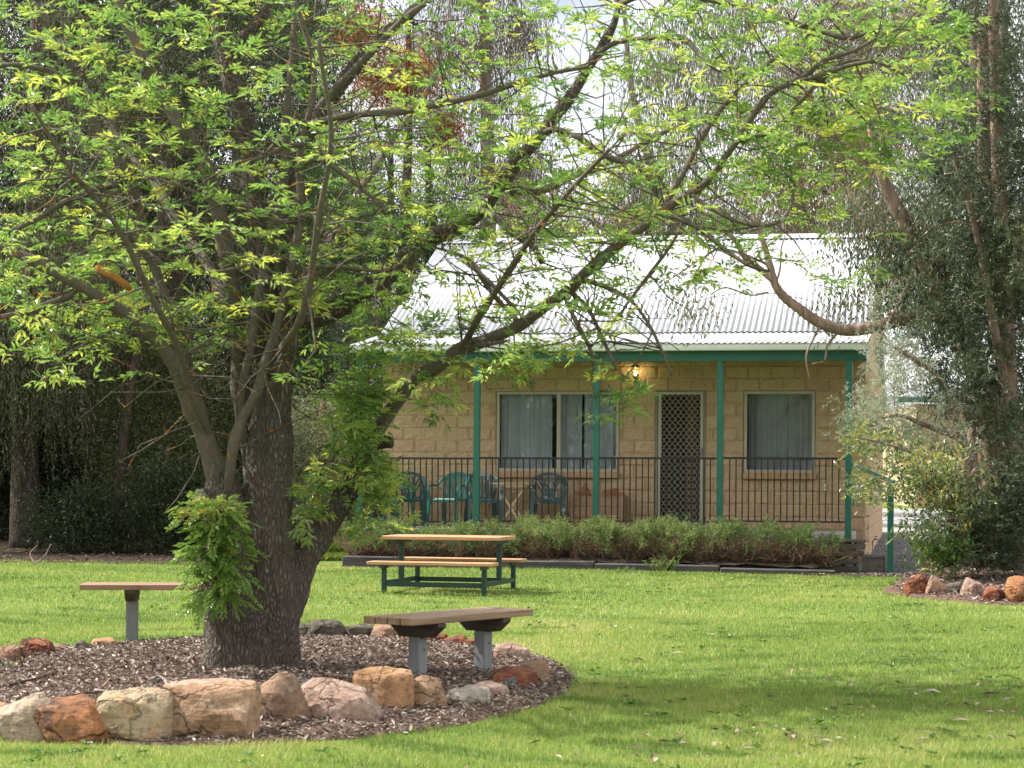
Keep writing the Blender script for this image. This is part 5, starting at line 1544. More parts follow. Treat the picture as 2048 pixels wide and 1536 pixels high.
def tree(name, label, cat, base, H, crown, trunk_r, bark, leaf, n, L, W, tint=.5, hang=0.0, nK=70, spread=.45, group=None, lean=(0, 0), flat=1.0, fork=.35, limbs=16, path=None, strands=0, ts=.16):
    """tapered trunk, limbs that reach the leaf clumps, a crown of single leaves. crown: list of (dx, dy, z, rx, ry, rz, weight)"""
    base = Vector(base); base.z = float(terrain(base.x, base.y)) - .05
    root = empty(name, base, 0, label, cat, group)
    if path is None:
        z = np.linspace(0, 1, 7)
        path = [(lean[0] * t ** 1.3 + .10 * math.sin(t * 5 + base.x), lean[1] * t + .08 * math.cos(t * 4 + base.y), H * .88 * t, trunk_r * (1.25 - t) + .02 if i else trunk_r * 1.55) for i, t in enumerate(z)]
    P = spline(path, .2)
    V, F = tube_np(P[:, :3], P[:, 3], 12)
    mesh_np('trunk', V, F, bark, True, None, root)
    K = []
    wsum = sum(c[6] for c in crown)
    for c in crown:
        m_ = max(3, int(nK * c[6] / wsum))
        d = rdir(m_) * (rng.random((m_, 1)) ** .45)
        K.append(np.array(c[:3]) + d * np.array(c[3:6]))
    K = np.vstack(K)
    tb_ = Tubes()
    order = rng.permutation(len(K))[:limbs * 3]
    pool = P[int(len(P) * fork):, :3]; poolr = P[int(len(P) * fork):, 3]
    order = sorted(order, key=lambda q: np.min(np.linalg.norm(pool - K[q], axis=1)))
    for q in order:
        c = K[q]
        dd = np.linalg.norm(pool - c, axis=1) + .8 * np.maximum(0, pool[:, 2] - c[2] + .2)
        i = int(np.argmin(dd)); a = pool[i]; ln = np.linalg.norm(c - a)
        mid = (a + c) / 2 + rng.normal(size=3) * ln * .1 + [0, 0, .1 * ln]
        t = np.linspace(0, 1, 6)[:, None]
        B = (1 - t) ** 2 * a + 2 * t * (1 - t) * mid + t * t * c
        r0 = min(poolr[i] * .6, .012 + .022 * ln)
        rr = np.linspace(r0, .006, 6)
        tb_.add(B, rr, 5, .5)
        pool = np.vstack([pool, B[1:]]); poolr = np.concatenate([poolr, rr[1:]])
    lv = Leaves()
    if strands:
        # hanging strands of leaves below each clump
        for c in K[rng.integers(0, len(K), strands)]:
            s0 = c + rng.normal(size=3) * spread
            ln = rng.uniform(.7, 2.2); m_ = int(ln * 16)
            zz = np.linspace(0, ln, m_)
            sw = np.cumsum(rng.normal(size=(m_, 2)) * .012, 0)
            Q = np.stack([s0[0] + sw[:, 0], s0[1] + sw[:, 1], s0[2] - zz], -1)
            Q = Q[Q[:, 2] > .25]
            if len(Q) < 4: continue
            tb_.add(Q[::3], .003, 3, .8)
            D = unit(rng.normal(size=(len(Q), 3)) * .45 + [0, 0, -1])
            lv.add(Q, D, rdir(len(Q)), L * (.7 + .6 * rng.random(len(Q))), W, np.clip(rng.normal(tint, ts, len(Q)), 0, 1))
    b_ = tb_.obj('branches', bark, root); b_['kind'] = 'stuff'
    if n: crown_leaves(lv, K, spread, n, L, W, tint, ts, hang, flat)
    lv.obj('crown', leaf, root)
    return root

X = lambda px, Y: (px - 1024) / FPX * Y
GB = 'trees standing behind the cabin'
GL_ = 'dark trees on the left'
# --- left: dark evergreens closing the view
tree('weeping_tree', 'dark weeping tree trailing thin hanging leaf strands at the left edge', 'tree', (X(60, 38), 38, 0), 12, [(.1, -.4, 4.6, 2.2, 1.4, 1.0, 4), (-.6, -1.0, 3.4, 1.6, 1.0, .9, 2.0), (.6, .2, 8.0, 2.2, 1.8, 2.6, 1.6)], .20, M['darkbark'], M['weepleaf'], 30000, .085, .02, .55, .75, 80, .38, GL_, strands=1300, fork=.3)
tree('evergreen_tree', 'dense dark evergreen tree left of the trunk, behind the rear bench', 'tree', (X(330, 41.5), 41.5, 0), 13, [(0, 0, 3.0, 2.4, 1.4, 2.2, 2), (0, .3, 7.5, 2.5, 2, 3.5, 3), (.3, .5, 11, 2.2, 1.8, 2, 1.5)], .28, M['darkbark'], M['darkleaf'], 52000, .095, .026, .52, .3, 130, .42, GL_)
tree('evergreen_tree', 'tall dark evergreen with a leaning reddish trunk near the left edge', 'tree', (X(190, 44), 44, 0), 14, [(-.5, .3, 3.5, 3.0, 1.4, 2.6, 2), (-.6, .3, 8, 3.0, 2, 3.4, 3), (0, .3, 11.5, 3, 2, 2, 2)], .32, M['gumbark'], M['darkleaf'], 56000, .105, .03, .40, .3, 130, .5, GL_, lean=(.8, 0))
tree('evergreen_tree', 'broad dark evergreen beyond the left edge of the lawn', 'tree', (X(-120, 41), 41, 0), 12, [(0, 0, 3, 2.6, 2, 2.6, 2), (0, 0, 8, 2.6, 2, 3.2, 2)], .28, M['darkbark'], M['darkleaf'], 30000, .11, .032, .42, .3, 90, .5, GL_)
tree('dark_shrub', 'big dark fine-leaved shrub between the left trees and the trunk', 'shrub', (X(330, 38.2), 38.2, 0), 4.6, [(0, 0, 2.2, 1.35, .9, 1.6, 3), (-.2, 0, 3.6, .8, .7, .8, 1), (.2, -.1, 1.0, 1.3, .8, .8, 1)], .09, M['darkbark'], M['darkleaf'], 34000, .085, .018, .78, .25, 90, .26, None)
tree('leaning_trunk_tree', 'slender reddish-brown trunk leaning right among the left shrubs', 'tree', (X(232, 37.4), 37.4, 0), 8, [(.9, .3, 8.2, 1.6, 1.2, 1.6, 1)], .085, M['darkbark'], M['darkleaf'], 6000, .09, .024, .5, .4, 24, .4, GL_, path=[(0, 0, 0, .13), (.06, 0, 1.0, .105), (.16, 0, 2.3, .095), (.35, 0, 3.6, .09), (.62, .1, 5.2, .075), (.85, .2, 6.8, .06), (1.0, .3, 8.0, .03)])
tree('mixed_gum_tree', 'grey-green gum tree rising behind the big tree, upper left', 'tree', (X(480, 47), 47, 0), 15, [(0, 0, 6.5, 2.6, 1.6, 2.6, 2), (-.6, 0, 10.5, 3.2, 2, 2.8, 3)], .3, M['palebark'], M['midleaf'], 52000, .11, .030, .14, .6, 120, .42, GB)
tree('brown_gum_tree', 'sparse brownish gum tree filling the gap at the upper left', 'tree', (X(120, 52), 52, 0), 17, [(0, 0, 8, 3.6, 2, 3.0, 2), (.5, 0, 12.5, 3.8, 2, 2.6, 2)], .3, M['darkbark'], M['darkleaf'], 60000, .12, .034, .62, .6, 120, .5, GB)
tree('hedge_tree', 'dark bushy tree right of the main trunk, left of the cabin', 'tree', (X(660, 43.5), 43.5, 0), 6.5, [(0, .3, 3.0, 1.3, 1.0, 1.5, 2), (-.2, .3, 5.0, 1.5, 1.2, 1.6, 2), (.1, .2, 7.0, 1.3, 1, 1.2, 1)], .14, M['darkbark'], M['bright'], 34000, .075, .026, .30, .2, 100, .34, None)
tree('pale_shrub', 'pale yellow-green feathery shrub between trunk and cabin', 'shrub', (X(632, 38.6), 38.6, 0), 3.0, [(0, 0, 1.5, .75, .6, 1.0, 2), (.05, -.1, 2.1, .7, .5, .7, 1), (.15, 0, .7, .6, .5, .5, 1)], .05, M['twig_tan'], M['paleleaf'], 26000, .06, .017, .70, .1, 70, .20, None)
tree('olive_shrub', 'olive shrub standing at the left end of the verandah', 'shrub', (X(715, 40.5), 40.5, 0), 4.5, [(0, 0, 2.5, .55, .8, 1.8, 2), (0, .4, 4.0, .6, .7, .9, 1)], .08, M['darkbark'], M['euc'], 14000, .08, .022, .42, .3, 50, .26, None)
# --- behind the cabin
tree('rust_leaved_tree', 'rust-orange leaved tree top showing above the cabin left of centre', 'tree', (X(805, 54), 54, 0), 14, [(-.2, 0, 10.9, 1.1, .9, .75, 2), (.9, 0, 9.6, .6, .5, .35, 1), (-1.3, .2, 12.2, .7, .6, .4, .8)], .18, M['darkbark'], M['rust'], 16000, .10, .03, .6, .3, 60, .24, GB)
tree('bare_brown_tree', 'dark twiggy brown tree below the rust-coloured crown', 'tree', (X(770, 50), 50, 0), 10, [(0, 0, 8.0, 1.9, 1.2, 1.6, 2), (-.3, 0, 6.5, 1.5, 1, 1.2, 1)], .15, M['darkbark'], M['eucbrown'], 11000, .09, .02, .25, .3, 90, .34, GB, limbs=30)
tree('drooping_gum_tree', 'tall gum with drooping brown-grey foliage at top centre', 'tree', (X(965, 58), 58, 0), 18, [(-.3, 0, 12.6, 2.0, 1.5, 2.2, 2), (.2, 0, 9.0, 1.7, 1.2, 1.5, 1.2)], .26, M['palebark'], M['eucbrown'], 24000, .13, .024, .42, .8, 80, .36, GB, strands=120)
tree('slender_gum_tree', 'slender pale gum with hanging grey-green leaves above the roof ridge', 'tree', (X(1380, 50), 50, 0), 15, [(-.2, 0, 9.3, 1.5, 1.2, 2.0, 2), (.6, 0, 11.5, 2.0, 1.2, 1.2, 1.5), (-1.3, 0, 7.6, .8, .8, .9, .8), (.4, 0, 6.8, 1.3, 1, .8, 1)], .13, M['palebark'], M['euc'], 18000, .15, .026, .62, .85, 80, .34, GB, path=[(.9, 0, 0, .2), (.5, 0, 3.5, .17), (-.1, 0, 6.2, .14), (-.9, 0, 8.2, .11), (-1.4, 0, 10.0, .08), (-1.6, 0, 12, .05)])
tree('olive_gum_tree', 'olive and brown leaved gum behind the right half of the roof', 'tree', (X(1600, 52), 52, 0), 13, [(0, 0, 7.3, 2.6, 1.6, 1.2, 2), (.3, 0, 9.4, 2.6, 1.6, 1.6, 2), (.8, 0, 11.9, 2.4, 1.5, 1.4, 1.4)], .22, M['palebark'], M['eucbrown'], 40000, .11, .03, .60, .5, 120, .36, GB)
tree('low_gum_tree', 'low brown-leaved gum peeping over the middle of the roof ridge', 'tree', (X(1260, 50), 50, 0), 8.6, [(0, 0, 6.7, 2.2, 1.2, .8, 2), (-2.2, 0, 7.0, 1.2, 1, .8, 1)], .16, M['darkbark'], M['eucbrown'], 15000, .10, .028, .55, .4, 60, .34, GB)
tree('dark_gum_tree', 'dark backed gum behind the cabin left of the ridge', 'tree', (X(850, 47), 47, 0), 9.5, [(0, 0, 6.3, 1.9, 1.0, 1.2, 2), (-1.4, 0, 5.2, 1.0, 1, 1.6, 1)], .18, M['darkbark'], M['midleaf'], 20000, .09, .026, .28, .3, 80, .36, GB)
tree('far_gum_tree', 'distant blue-grey gum behind the trees on the far right', 'tree', (X(2000, 66), 66, 0), 20, [(0, 0, 8, 4, 2, 4, 2), (-.5, 0, 14, 4.5, 2, 3.4, 2)], .35, M['palebark'], M['euc'], 26000, .16, .045, .40, .5, 110, .6, GB)
tree('far_gum_tree', 'distant gum behind the ash crown at the upper right', 'tree', (X(1720, 70), 70, 0), 20, [(0, 0, 9, 4.2, 2, 3.2, 2), (.5, 0, 14.5, 4.2, 2, 3, 2)], .35, M['palebark'], M['eucbrown'], 26000, .16, .045, .45, .5, 110, .6, GB)
tree('far_gum_tree', 'distant tall gum behind the trunk of the big tree', 'tree', (X(330, 68), 68, 0), 21, [(0, 0, 10, 5.5, 2, 4.2, 2), (.5, 0, 16, 5, 2, 3, 2)], .35, M['darkbark'], M['darkleaf'], 44000, .17, .055, .50, .5, 120, .7, GB)
tree('far_gum_tree', 'distant dark gum left of the rust-coloured tree', 'tree', (X(620, 60), 60, 0), 18, [(0, 0, 8, 2.4, 2, 3.6, 2), (-.3, 0, 13, 1.9, 2, 2, 1)], .3, M['darkbark'], M['darkleaf'], 34000, .14, .045, .6, .4, 90, .55, GB)
# --- right: gum and dark needle-leaved trees
RY = 30.5
rb_ = at(1990, 1128, 31.0)
def wp(rows, Y, o_):
    return [tuple(at(a, b, Y + c) - o_) + (r_ / FPX * (Y + c),) for a, b, c, r_ in rows]
B0 = Vector((rb_.x, 31.0, float(terrain(rb_.x, 31.0)) - .05))
gum = tree('peeling_gum_tree', 'pinkish peeling gum leaning over the roof with a long curved bare limb', 'tree', B0, 9, [(-.75, .2, 4.5, .8, .7, 1.2, 2.4), (-1.3, .2, 4.7, .75, .6, 1.0, 2.2), (-.6, .1, 6.6, .9, .7, 1.4, 1.2), (-1.9, .1, 5.2, .6, .5, .5, .8), (-2.3, .1, 3.9, .16, .16, .22, .2), (-4.35, -.1, 4.1, .33, .2, .28, .16)],
           .2, M['gumbark'], M['euc'], 15000, .095, .026, .50, .5, 110, .22, None, ts=.26,
           path=wp([(1992, 1135, 0, 34), (1990, 1060, 0, 27), (1985, 960, 0, 26), (1978, 850, 0, 26), (1962, 760, 0, 26), (1930, 690, 0, 25), (1892, 625, 0, 25), (1862, 560, 0, 24), (1838, 510, 0, 20), (1808, 450, 0, 17), (1785, 400, 0, 14), (1760, 340, 0, 10), (1740, 250, 0, 7)], 31, B0), limbs=14, fork=.5)
for rows in ([(1900, 640, 0, 16), (1860, 632, -.1, 15), (1800, 640, -.15, 13.5), (1745, 655, -.2, 12), (1690, 660, -.2, 12), (1640, 645, -.2, 11.5), (1600, 618, -.2, 10.5), (1572, 597, -.2, 9.5), (1552, 572, -.2, 8.5), (1540, 530, -.2, 7), (1530, 495, -.2, 6), (1518, 460, -.2, 5), (1505, 420, -.2, 3.5), (1500, 360, -.2, 2.5)],
             [(1548, 562, -.2, 7), (1520, 538, -.2, 6.5), (1490, 515, -.25, 6), (1470, 480, -.3, 5), (1440, 455, -.3, 4), (1400, 430, -.3, 3)],
             [(1550, 570, -.2, 2.5), (1560, 540, -.2, 2), (1562, 500, -.2, 1.6), (1570, 470, -.2, 1.2)],
             [(1645, 645, -.2, 3), (1625, 680, -.3, 2.2), (1612, 715, -.35, 1.8), (1620, 760, -.4, 1.3)], [(1680, 660, -.2, 3), (1655, 690, -.3, 2.4), (1650, 720, -.35, 1.8), (1625, 728, -.4, 1.3)],
             [(1535, 585, -.2, 2.2), (1500, 590, -.3, 1.8), (1450, 575, -.3, 1.6), (1420, 590, -.3, 1.2)], [(1540, 530, -.2, 3), (1460, 500, -.3, 2), (1420, 505, -.3, 2), (1395, 540, -.3, 1.2)],
             [(1838, 510, 0, 6), (1815, 575, -.2, 5), (1780, 640, -.3, 3), (1750, 700, -.4, 2)]):
    P = spline(wp(rows, 31.0, B0), .06)
    V, F = tube_np(P[:, :3], P[:, 3], 9)
    mesh_np('limb', V, F, M['gumbark'], True, None, gum)
def needle_tree(name, label, px, pyb, Y, path, regions, n, leaf, L, W, tint, group=None, hang=.35, bark='gumbark', ts=.15, spray=12):
    """dark trees with sprays of narrow leaves; regions in photo pixels: (px, py, sx, sy, weight)"""
    b = at(px, pyb, Y); base = Vector((b.x, Y, float(terrain(b.x, Y)) - .05))
    root = empty(name, base, 0, label, 'shrub' if 'shrub' in name or 'sapling' in name else 'tree', group)
    first = True
    pool, pr_ = [], []
    for rows in path:
        P = spline(wp(rows, Y, base), .1)
        V, F = tube_np(P[:, :3], P[:, 3], 10)
        mesh_np('trunk' if first else 'limb', V, F, M[bark], True, None, root); first = False
        pool.append(P[:, :3]); pr_.append(P[:, 3])
    pool = np.vstack(pool); pr_ = np.concatenate(pr_)
    ws = np.array([r_[4] for r_ in regions], float); ws /= ws.sum()
    ns = n // spray
    lv = Leaves(); tb_ = Tubes()
    which = rng.choice(len(regions), ns, p=ws)
    A = np.array([np.array(at(regions[q][0] + rng.normal() * regions[q][2] * .62, regions[q][1] + rng.normal() * regions[q][3] * .62, Y + rng.normal() * (regions[q][5] if len(regions[q]) > 5 else .45)) - base) for q in which])
    nsub = max(6, ns // 26)
    sub_ = rng.integers(0, len(A), nsub)[rng.integers(0, nsub, len(A))]
    A = np.where(rng.random((len(A), 1)) < .8, A[sub_] + rng.normal(size=A.shape) * [.16, .16, .13], A)
    tt0 = rng.normal(tint, ts, len(A))[sub_]
    kA = A[:, 2] > .06
    A = A[kA]; tt0 = tt0[kA]
    tt = np.clip(tt0 + rng.normal(size=len(A)) * .1, 0, 1)
    dd_ = unit(rng.normal(size=(len(A), 3)) + [0, 0, -hang * 1.5])
    for k in range(spray):
        f = k / spray
        Ls = L * 2.6
        P = A + dd_ * Ls * f
        D = unit(dd_ * .8 + rng.normal(size=P.shape) * .55)
        lv.add(P, D, rdir(len(A)), L * (.7 + .6 * rng.random(len(A))), W, np.clip(tt + rng.normal(size=len(A)) * .08, 0, 1), .05)
    for c in A[rng.permutation(len(A))[:min(260, len(A) // 3)]]:
        i = int(np.argmin(np.linalg.norm(pool - c, axis=1) + .5 * np.maximum(0, pool[:, 2] - c[2])))
        a = pool[i]; ln = np.linalg.norm(c - a)
        mid = (a + c) / 2 + rng.normal(size=3) * ln * .1
        B = np.array([a, (a + mid) / 2 + rng.normal(size=3) * ln * .02, mid, (mid + c) / 2 + rng.normal(size=3) * ln * .03, c])
        rr = np.linspace(min(pr_[i] * .5, .006 + .010 * ln), .003, 5)
        tb_.add(B, rr, 4, .4); pool = np.vstack([pool, B[1:]]); pr_ = np.concatenate([pr_, rr[1:]])
    o = tb_.obj('branches', M[bark], root); o['kind'] = 'stuff'
    lv.obj('crown', M[leaf], root)
    return root
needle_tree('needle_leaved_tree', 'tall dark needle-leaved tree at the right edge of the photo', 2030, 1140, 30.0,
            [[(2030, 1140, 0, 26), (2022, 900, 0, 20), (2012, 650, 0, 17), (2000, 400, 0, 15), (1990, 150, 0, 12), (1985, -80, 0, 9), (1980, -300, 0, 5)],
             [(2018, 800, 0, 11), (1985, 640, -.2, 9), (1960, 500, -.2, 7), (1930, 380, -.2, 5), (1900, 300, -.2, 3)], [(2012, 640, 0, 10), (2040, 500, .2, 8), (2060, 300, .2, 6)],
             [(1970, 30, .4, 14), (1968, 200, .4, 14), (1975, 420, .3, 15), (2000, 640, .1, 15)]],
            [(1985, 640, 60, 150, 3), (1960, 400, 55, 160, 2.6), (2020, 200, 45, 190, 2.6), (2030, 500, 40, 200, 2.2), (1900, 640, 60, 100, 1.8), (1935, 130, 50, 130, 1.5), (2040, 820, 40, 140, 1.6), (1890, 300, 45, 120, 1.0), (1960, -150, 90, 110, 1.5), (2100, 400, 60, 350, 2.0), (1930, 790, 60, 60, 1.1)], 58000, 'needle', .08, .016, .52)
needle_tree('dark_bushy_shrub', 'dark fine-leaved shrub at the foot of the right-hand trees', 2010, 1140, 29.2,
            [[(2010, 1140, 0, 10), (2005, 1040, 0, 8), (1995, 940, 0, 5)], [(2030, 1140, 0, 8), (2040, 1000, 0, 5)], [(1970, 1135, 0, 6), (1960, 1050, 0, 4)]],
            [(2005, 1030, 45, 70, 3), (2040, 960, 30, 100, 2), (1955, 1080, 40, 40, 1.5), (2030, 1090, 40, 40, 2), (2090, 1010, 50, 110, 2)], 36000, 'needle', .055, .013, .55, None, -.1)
needle_tree('feathery_wattle_shrub', 'feathery grey-green sunlit foliage hanging in front of the end post', 1950, 1130, 29.8,
            [[(1955, 1135, 0, 12), (1945, 1000, 0, 10), (1925, 880, 0, 9), (1880, 760, -.1, 7), (1830, 720, -.2, 5), (1780, 690, -.2, 3)], [(1925, 880, 0, 6), (1850, 850, -.2, 5), (1790, 830, -.3, 3), (1740, 850, -.3, 2)]],
            [(1785, 740, 32, 36, 2.2), (1745, 830, 36, 40, 2.0), (1800, 850, 40, 50, 2.2), (1850, 730, 50, 50, 2), (1770, 690, 40, 16, .8), (1720, 790, 20, 26, .6), (1880, 850, 50, 60, 2), (1760, 610, 22, 50, .8)], 17000, 'wattle', .06, .010, .55, None, .5)
needle_tree('gum_sapling', 'leafy gum sapling with yellow-green leaves beside the green handrail', 1955, 1128, 28.8,
            [[(1955, 1130, 0, 6), (1925, 1080, 0, 6), (1905, 1040, 0, 5), (1880, 1000, 0, 4), (1850, 970, 0, 3), (1800, 950, 0, 2)], [(1925, 1080, 0, 4), (1950, 1000, 0, 3.5), (1960, 930, 0, 3)], [(1905, 1040, 0, 3), (1880, 1050, -.1, 2.5), (1850, 1080, -.1, 1.5)], [(1960, 930, 0, 4), (1900, 985, 0, 5), (1850, 920, 0, 4), (1780, 890, 0, 2.5), (1690, 870, 0, 1.5)]],
            [(1830, 960, 50, 34, 2.4), (1760, 890, 44, 26, 1.6), (1690, 868, 22, 16, .35), (1890, 920, 50, 50, 2), (1920, 1000, 40, 40, 1.2), (1860, 1050, 40, 20, .5), (1745, 970, 20, 14, .35), (1805, 1075, 20, 14, .3)], 4400, 'saplingleaf', .085, .034, .44, None, .2, spray=5, ts=.22)
needle_tree('round_leaved_shrub', 'low bright green shrub between the gravel and the right bed rocks', 1900, 1130, 29.0,
            [[(1900, 1130, 0, 3), (1895, 1100, 0, 3), (1890, 1075, 0, 2)], [(1905, 1130, 0, 3), (1920, 1095, 0, 2)]],
            [(1885, 1095, 26, 16, 2, .25), (1915, 1105, 24, 16, 1.5, .25), (1860, 1100, 14, 12, .6, .2)], 5200, 'bright', .045, .026, .55, None, -.4, 'twig_dark', spray=6)
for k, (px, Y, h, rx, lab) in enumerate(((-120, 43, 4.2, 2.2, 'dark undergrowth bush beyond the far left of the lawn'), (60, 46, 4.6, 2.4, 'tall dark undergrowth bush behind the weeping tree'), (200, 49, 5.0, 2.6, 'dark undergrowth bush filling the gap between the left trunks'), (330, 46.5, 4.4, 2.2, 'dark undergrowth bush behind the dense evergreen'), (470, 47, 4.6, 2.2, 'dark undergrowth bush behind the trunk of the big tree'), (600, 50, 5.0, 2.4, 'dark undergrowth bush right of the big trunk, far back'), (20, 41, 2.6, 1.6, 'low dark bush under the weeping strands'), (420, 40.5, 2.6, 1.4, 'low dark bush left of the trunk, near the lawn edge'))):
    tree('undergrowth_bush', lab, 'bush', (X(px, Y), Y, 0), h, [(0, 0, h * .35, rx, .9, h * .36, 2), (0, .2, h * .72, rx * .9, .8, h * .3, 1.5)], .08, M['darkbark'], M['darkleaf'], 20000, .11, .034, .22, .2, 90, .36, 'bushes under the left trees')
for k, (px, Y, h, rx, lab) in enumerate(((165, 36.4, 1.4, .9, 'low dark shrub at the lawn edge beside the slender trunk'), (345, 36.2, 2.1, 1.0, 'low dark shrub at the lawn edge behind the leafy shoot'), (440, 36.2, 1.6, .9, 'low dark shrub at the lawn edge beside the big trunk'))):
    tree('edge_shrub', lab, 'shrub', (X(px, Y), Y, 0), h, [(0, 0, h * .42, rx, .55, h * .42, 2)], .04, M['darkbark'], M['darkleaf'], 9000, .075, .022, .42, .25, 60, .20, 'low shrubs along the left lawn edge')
# trees that face the cabin from behind the camera; its windows mirror them
for k, (x, y, h, lab) in enumerate(((-14.5, -4, 10, 'broad green tree behind the camera, nearest the lawn'), (-19, -10, 12, 'tall green tree behind the camera, mirrored in the large window'), (-24.5, -14, 12, 'tall green tree behind the camera, left of its neighbours'), (-12.5, -14, 11, 'green tree behind the camera, furthest from the lawn'))):
    tree('mirrored_tree', lab, 'tree', (x, y, 0), h, [(0, 0, h * .28, 3.2, 2, h * .24, 2), (0, 0, h * .68, 3.2, 2, h * .3, 2)], .25, M['darkbark'], M['midleaf'], 9000, .26, .10, .40, .2, 70, .7, 'trees behind the camera')
needle_tree('needle_leaved_tree', 'second dark needle-leaved tree behind the pinkish gum trunk', 1955, 1120, 33.5,
            [[(1955, 1120, 0, 18), (1950, 800, 0, 16), (1945, 400, 0, 13), (1950, 0, 0, 9), (1950, -200, 0, 5)]],
            [(1930, 250, 80, 200, 3), (1960, 520, 90, 160, 3), (1960, 760, 80, 120, 1.6), (1930, 20, 90, 130, 2), (2060, 200, 60, 300, 2.4), (2050, 700, 60, 240, 2.2), (1880, 470, 60, 130, 1.6)], 26000, 'needle', .10, .022, .36)
# weed by the leftmost rock, tufts at the edges
def tuft(name, label, px, py, n, h, leaf, tint, lift=0, cat='plant', wd=.012, spread=.06, group=None):
    g = ground(px, py, lift)
    lv = Leaves()
    P = np.repeat(np.array([[0, 0, 0.0]]), n, 0) + rng.normal(size=(n, 3)) * [spread, spread, 0]
    D = unit(rng.normal(size=(n, 3)) * [.5, .5, .2] + [0, 0, 1])
    hh = h * (.4 + .6 * rng.random(n))
    lv.add(P, D, rdir(n), hh, wd, np.clip(rng.normal(tint, .15, n), 0, 1), .25)
    for k in range(3):
        lv.add(P + D * (hh * (.3 + .2 * k))[:, None], unit(D + rng.normal(size=(n, 3)) * .8), rdir(n), hh * .4, wd, np.clip(rng.normal(tint + .1, .15, n), 0, 1))
    o = empty(name, g, 0, label, cat, group)
    m = MB(); m.tube([(0, 0, -.02), (.004, 0, h * .5), (0, .004, h * .8)], [.005, .004, .002], 5); m.obj('stem', M['twig_dark'], o)
    lv.obj('leaves', leaf, o)
    return o
tuft('weed', 'little green weed beside the dark rock at the left edge', 6, 1346, 16, .12, M['bright'], .6, .02)
GT = 'seedlings growing in front of the sleepers'
tuft('herb_seedling', 'grey-green seedling before the sleepers, largest of the group', 1328, 1143, 40, .30, M['lavleaf'], .6, .0, spread=.07, group=GT)
tuft('herb_seedling', 'seedling left of the largest one before the sleepers', 1272, 1138, 22, .22, M['lavleaf'], .6, .0, group=GT)
tuft('herb_seedling', 'small low seedling at the foot of the sleepers, leftmost of the group', 1253, 1145, 16, .12, M['lavleaf'], .65, .0, group=GT)
tuft('herb_seedling', 'bright seedling standing beside the wooden steps', 1668, 1126, 26, .30, M['bright'], .6, .05, spread=.05, group=GT)
# rank grass left of the hedge
n = 9000
p = np.stack([-3.3 + 1.7 * rng.random(n), 34.6 + 4.5 * rng.random(n) ** 1.4, np.zeros(n)], -1)
p[:, 2] = terrain(p[:, 0], p[:, 1])
D = unit(rng.normal(size=(n, 3)) * .45 + [0, 0, 1]); Lh = .12 + .3 * rng.random(n) * (p[:, 1] > 35.5)
lv = Leaves(); lv.add(p, D, rdir(n), Lh, .016, np.clip(rng.normal(.45, .2, n), 0, 1), .2)
tag(lv.obj('long_grass', M['grass']), 'long green grass growing left of the hedge and cabin', 'grass')
# ---------------------------------------------------------------- hedge of woody herbs
GH = 'bushes of the low hedge under the verandah'
hl_ = [(735, .62, .95, 'twiggy brown bush at the left end of the hedge', .25), (820, .55, .45, 'green-tipped hedge bush behind the left end of the picnic table', .5), (905, .55, .4, 'hedge bush behind the middle of the picnic table', .5), (995, .58, .45, 'hedge bush behind the right end of the picnic table', .45),
       (1085, .66, .30, 'full green hedge bush just right of the picnic table', .62), (1175, .64, .38, 'brown-flecked hedge bush left of the third verandah post', .5), (1255, .66, .30, 'leafy green hedge bush below the lamp', .6), (1340, .68, .3, 'green hedge bush in front of the screen door', .6),
       (1420, .64, .5, 'half-bare hedge bush left of the fourth verandah post', .5), (1500, .66, .85, 'bushy brown-stemmed hedge bush right of the fourth post', .4), (1575, .64, .95, 'dry brown hedge bush under the small window', .35), (1618, .54, 1.0, 'twiggy brown bush at the right end of the hedge, by the steps', .3)]
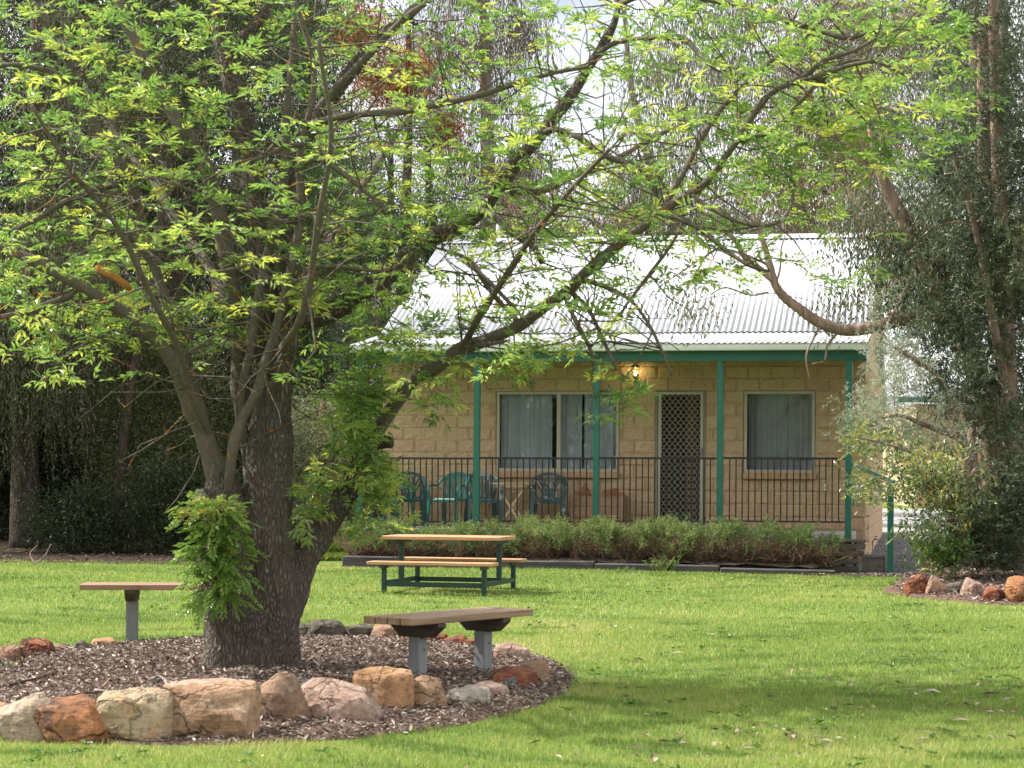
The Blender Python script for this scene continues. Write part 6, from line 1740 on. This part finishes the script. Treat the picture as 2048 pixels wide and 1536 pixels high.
for px, h, dry, lab, tn in hl_:
    h -= .21; dry = min(1.1, dry + .18)
    yv = -.62
    xh = hx(px, yv, 1100)
    w0 = hw(xh, yv); zg = float(terrain(w0.x, w0.y)) + .12
    b = empty('hedge_bush', (w0.x, w0.y, zg), -TH, lab, 'bush', GH)
    tb_ = Tubes(); lv = Leaves()
    wx = .40
    ns = int(170 * (.55 + dry))
    for k in range(ns):
        a = np.array([rng.normal() * .16, rng.normal() * .10, -.02])
        u = rdir(1)[0]; u[2] = abs(u[2])
        e = np.array([rng.normal() * wx * .62, rng.normal() * .26 - .05, h * (.55 + .45 * rng.random())])
        mid = (a + e) / 2 + rng.normal(size=3) * .06 + [0, 0, -.05]
        t = np.linspace(0, 1, 5)[:, None]
        B = (1 - t) ** 2 * a + 2 * t * (1 - t) * mid + t * t * e + rng.normal(size=(5, 3)) * .008
        tb_.add(B, np.linspace(.006, .0022, 5), 3, rng.random())
        for q in range(2):
            s = B[2 + q] ; ee = s + rng.normal(size=3) * .11 + [0, -.02, .02]
            tb_.add(np.array([s, (s + ee) / 2 + rng.normal(size=3) * .015, ee]), np.array([.0028, .002, .0014]), 3, rng.random())
    o = tb_.obj('stems', M['twig_tan'], b); o['kind'] = 'stuff'
    nk = int(190 * (1.25 - .75 * dry))
    Kx = rng.uniform(-wx * 1.1, wx * 1.1, nk); Ky = rng.normal(size=nk) * .22 - .05
    Kz = (h + .06 * np.sin(Kx * 9 + px) * 1.0 + rng.normal(size=nk) * .04) * np.clip(1.02 - .75 * rng.random(nk) ** (1.2 + 1.6 * dry), .1, 1.05) * (1 - .25 * (Kx / wx) ** 4 * .4)
    K = np.stack([Kx, Ky, Kz], -1)
    for c in K:
        m_ = 30; tk = rng.normal() * .16
        s_ = unit(np.array([rng.normal() * .4, rng.normal() * .4, 1.0])); f = rng.random(m_) * .16
        P = c + s_ * f[:, None] + rng.normal(size=(m_, 3)) * .022
        D = unit(s_ * .7 + rng.normal(size=(m_, 3)) * .6)
        lv.add(P, D, rdir(m_), .038 + .035 * rng.random(m_), .0125, np.clip(rng.normal(tn + tk + .1 * (c[2] > h * .8), .13, m_), 0, 1), .05)
    lv.obj('foliage', M['lavleaf'], b)
# ---------------------------------------------------------------- neighbouring cabin seen through the trees
nb0 = at(1835, 1000, 60)
nx0, nx1, ny = X(1832, 60), X(2240, 60), 60
zg = float(terrain(nx0, 60))
nb = empty('neighbouring_cabin', (nx0, ny, zg), 0, 'pink-cream block cabin with a green gutter far behind the right-hand trees', 'house')
W_ = nx1 - nx0
m = MB(); m.box((W_ / 2, 3.05, 1.45), (W_, 6, 2.9)); m.obj('wall', M['mortar'], nb)
m = MB()
for k in range(14):
    x = -(k % 2) * .2
    while x < W_ - .05:
        a = max(0, x)
        m.box(((a + x + .4) / 2, .02, .1 + k * .205), (x + .4 - a - .012, .07, .193), None, .008)
        x += .4
tag(m.obj('block_courses', M['block2'], nb), kind='stuff')
boxo('gutter', (W_ / 2 - .2, -.55, 3.0), (W_ + .8, .12, .16), M['green'], nb, .01)
cr2 = corrug('roof_sheet', -.5, W_ + .5, [(-.62, 3.05, 0, 1), (3.2, 4.5, 0, 1)], nb)
w_ = empty('window'); w_.parent = nb
boxo('frame', (W_ * .55, -.02, 1.6), (1.5, .06, 1.2), M['cream_alu'], w_, .004); boxo('pane', (W_ * .55, -.056, 1.6), (1.4, .02, 1.1), M['dark'], w_)
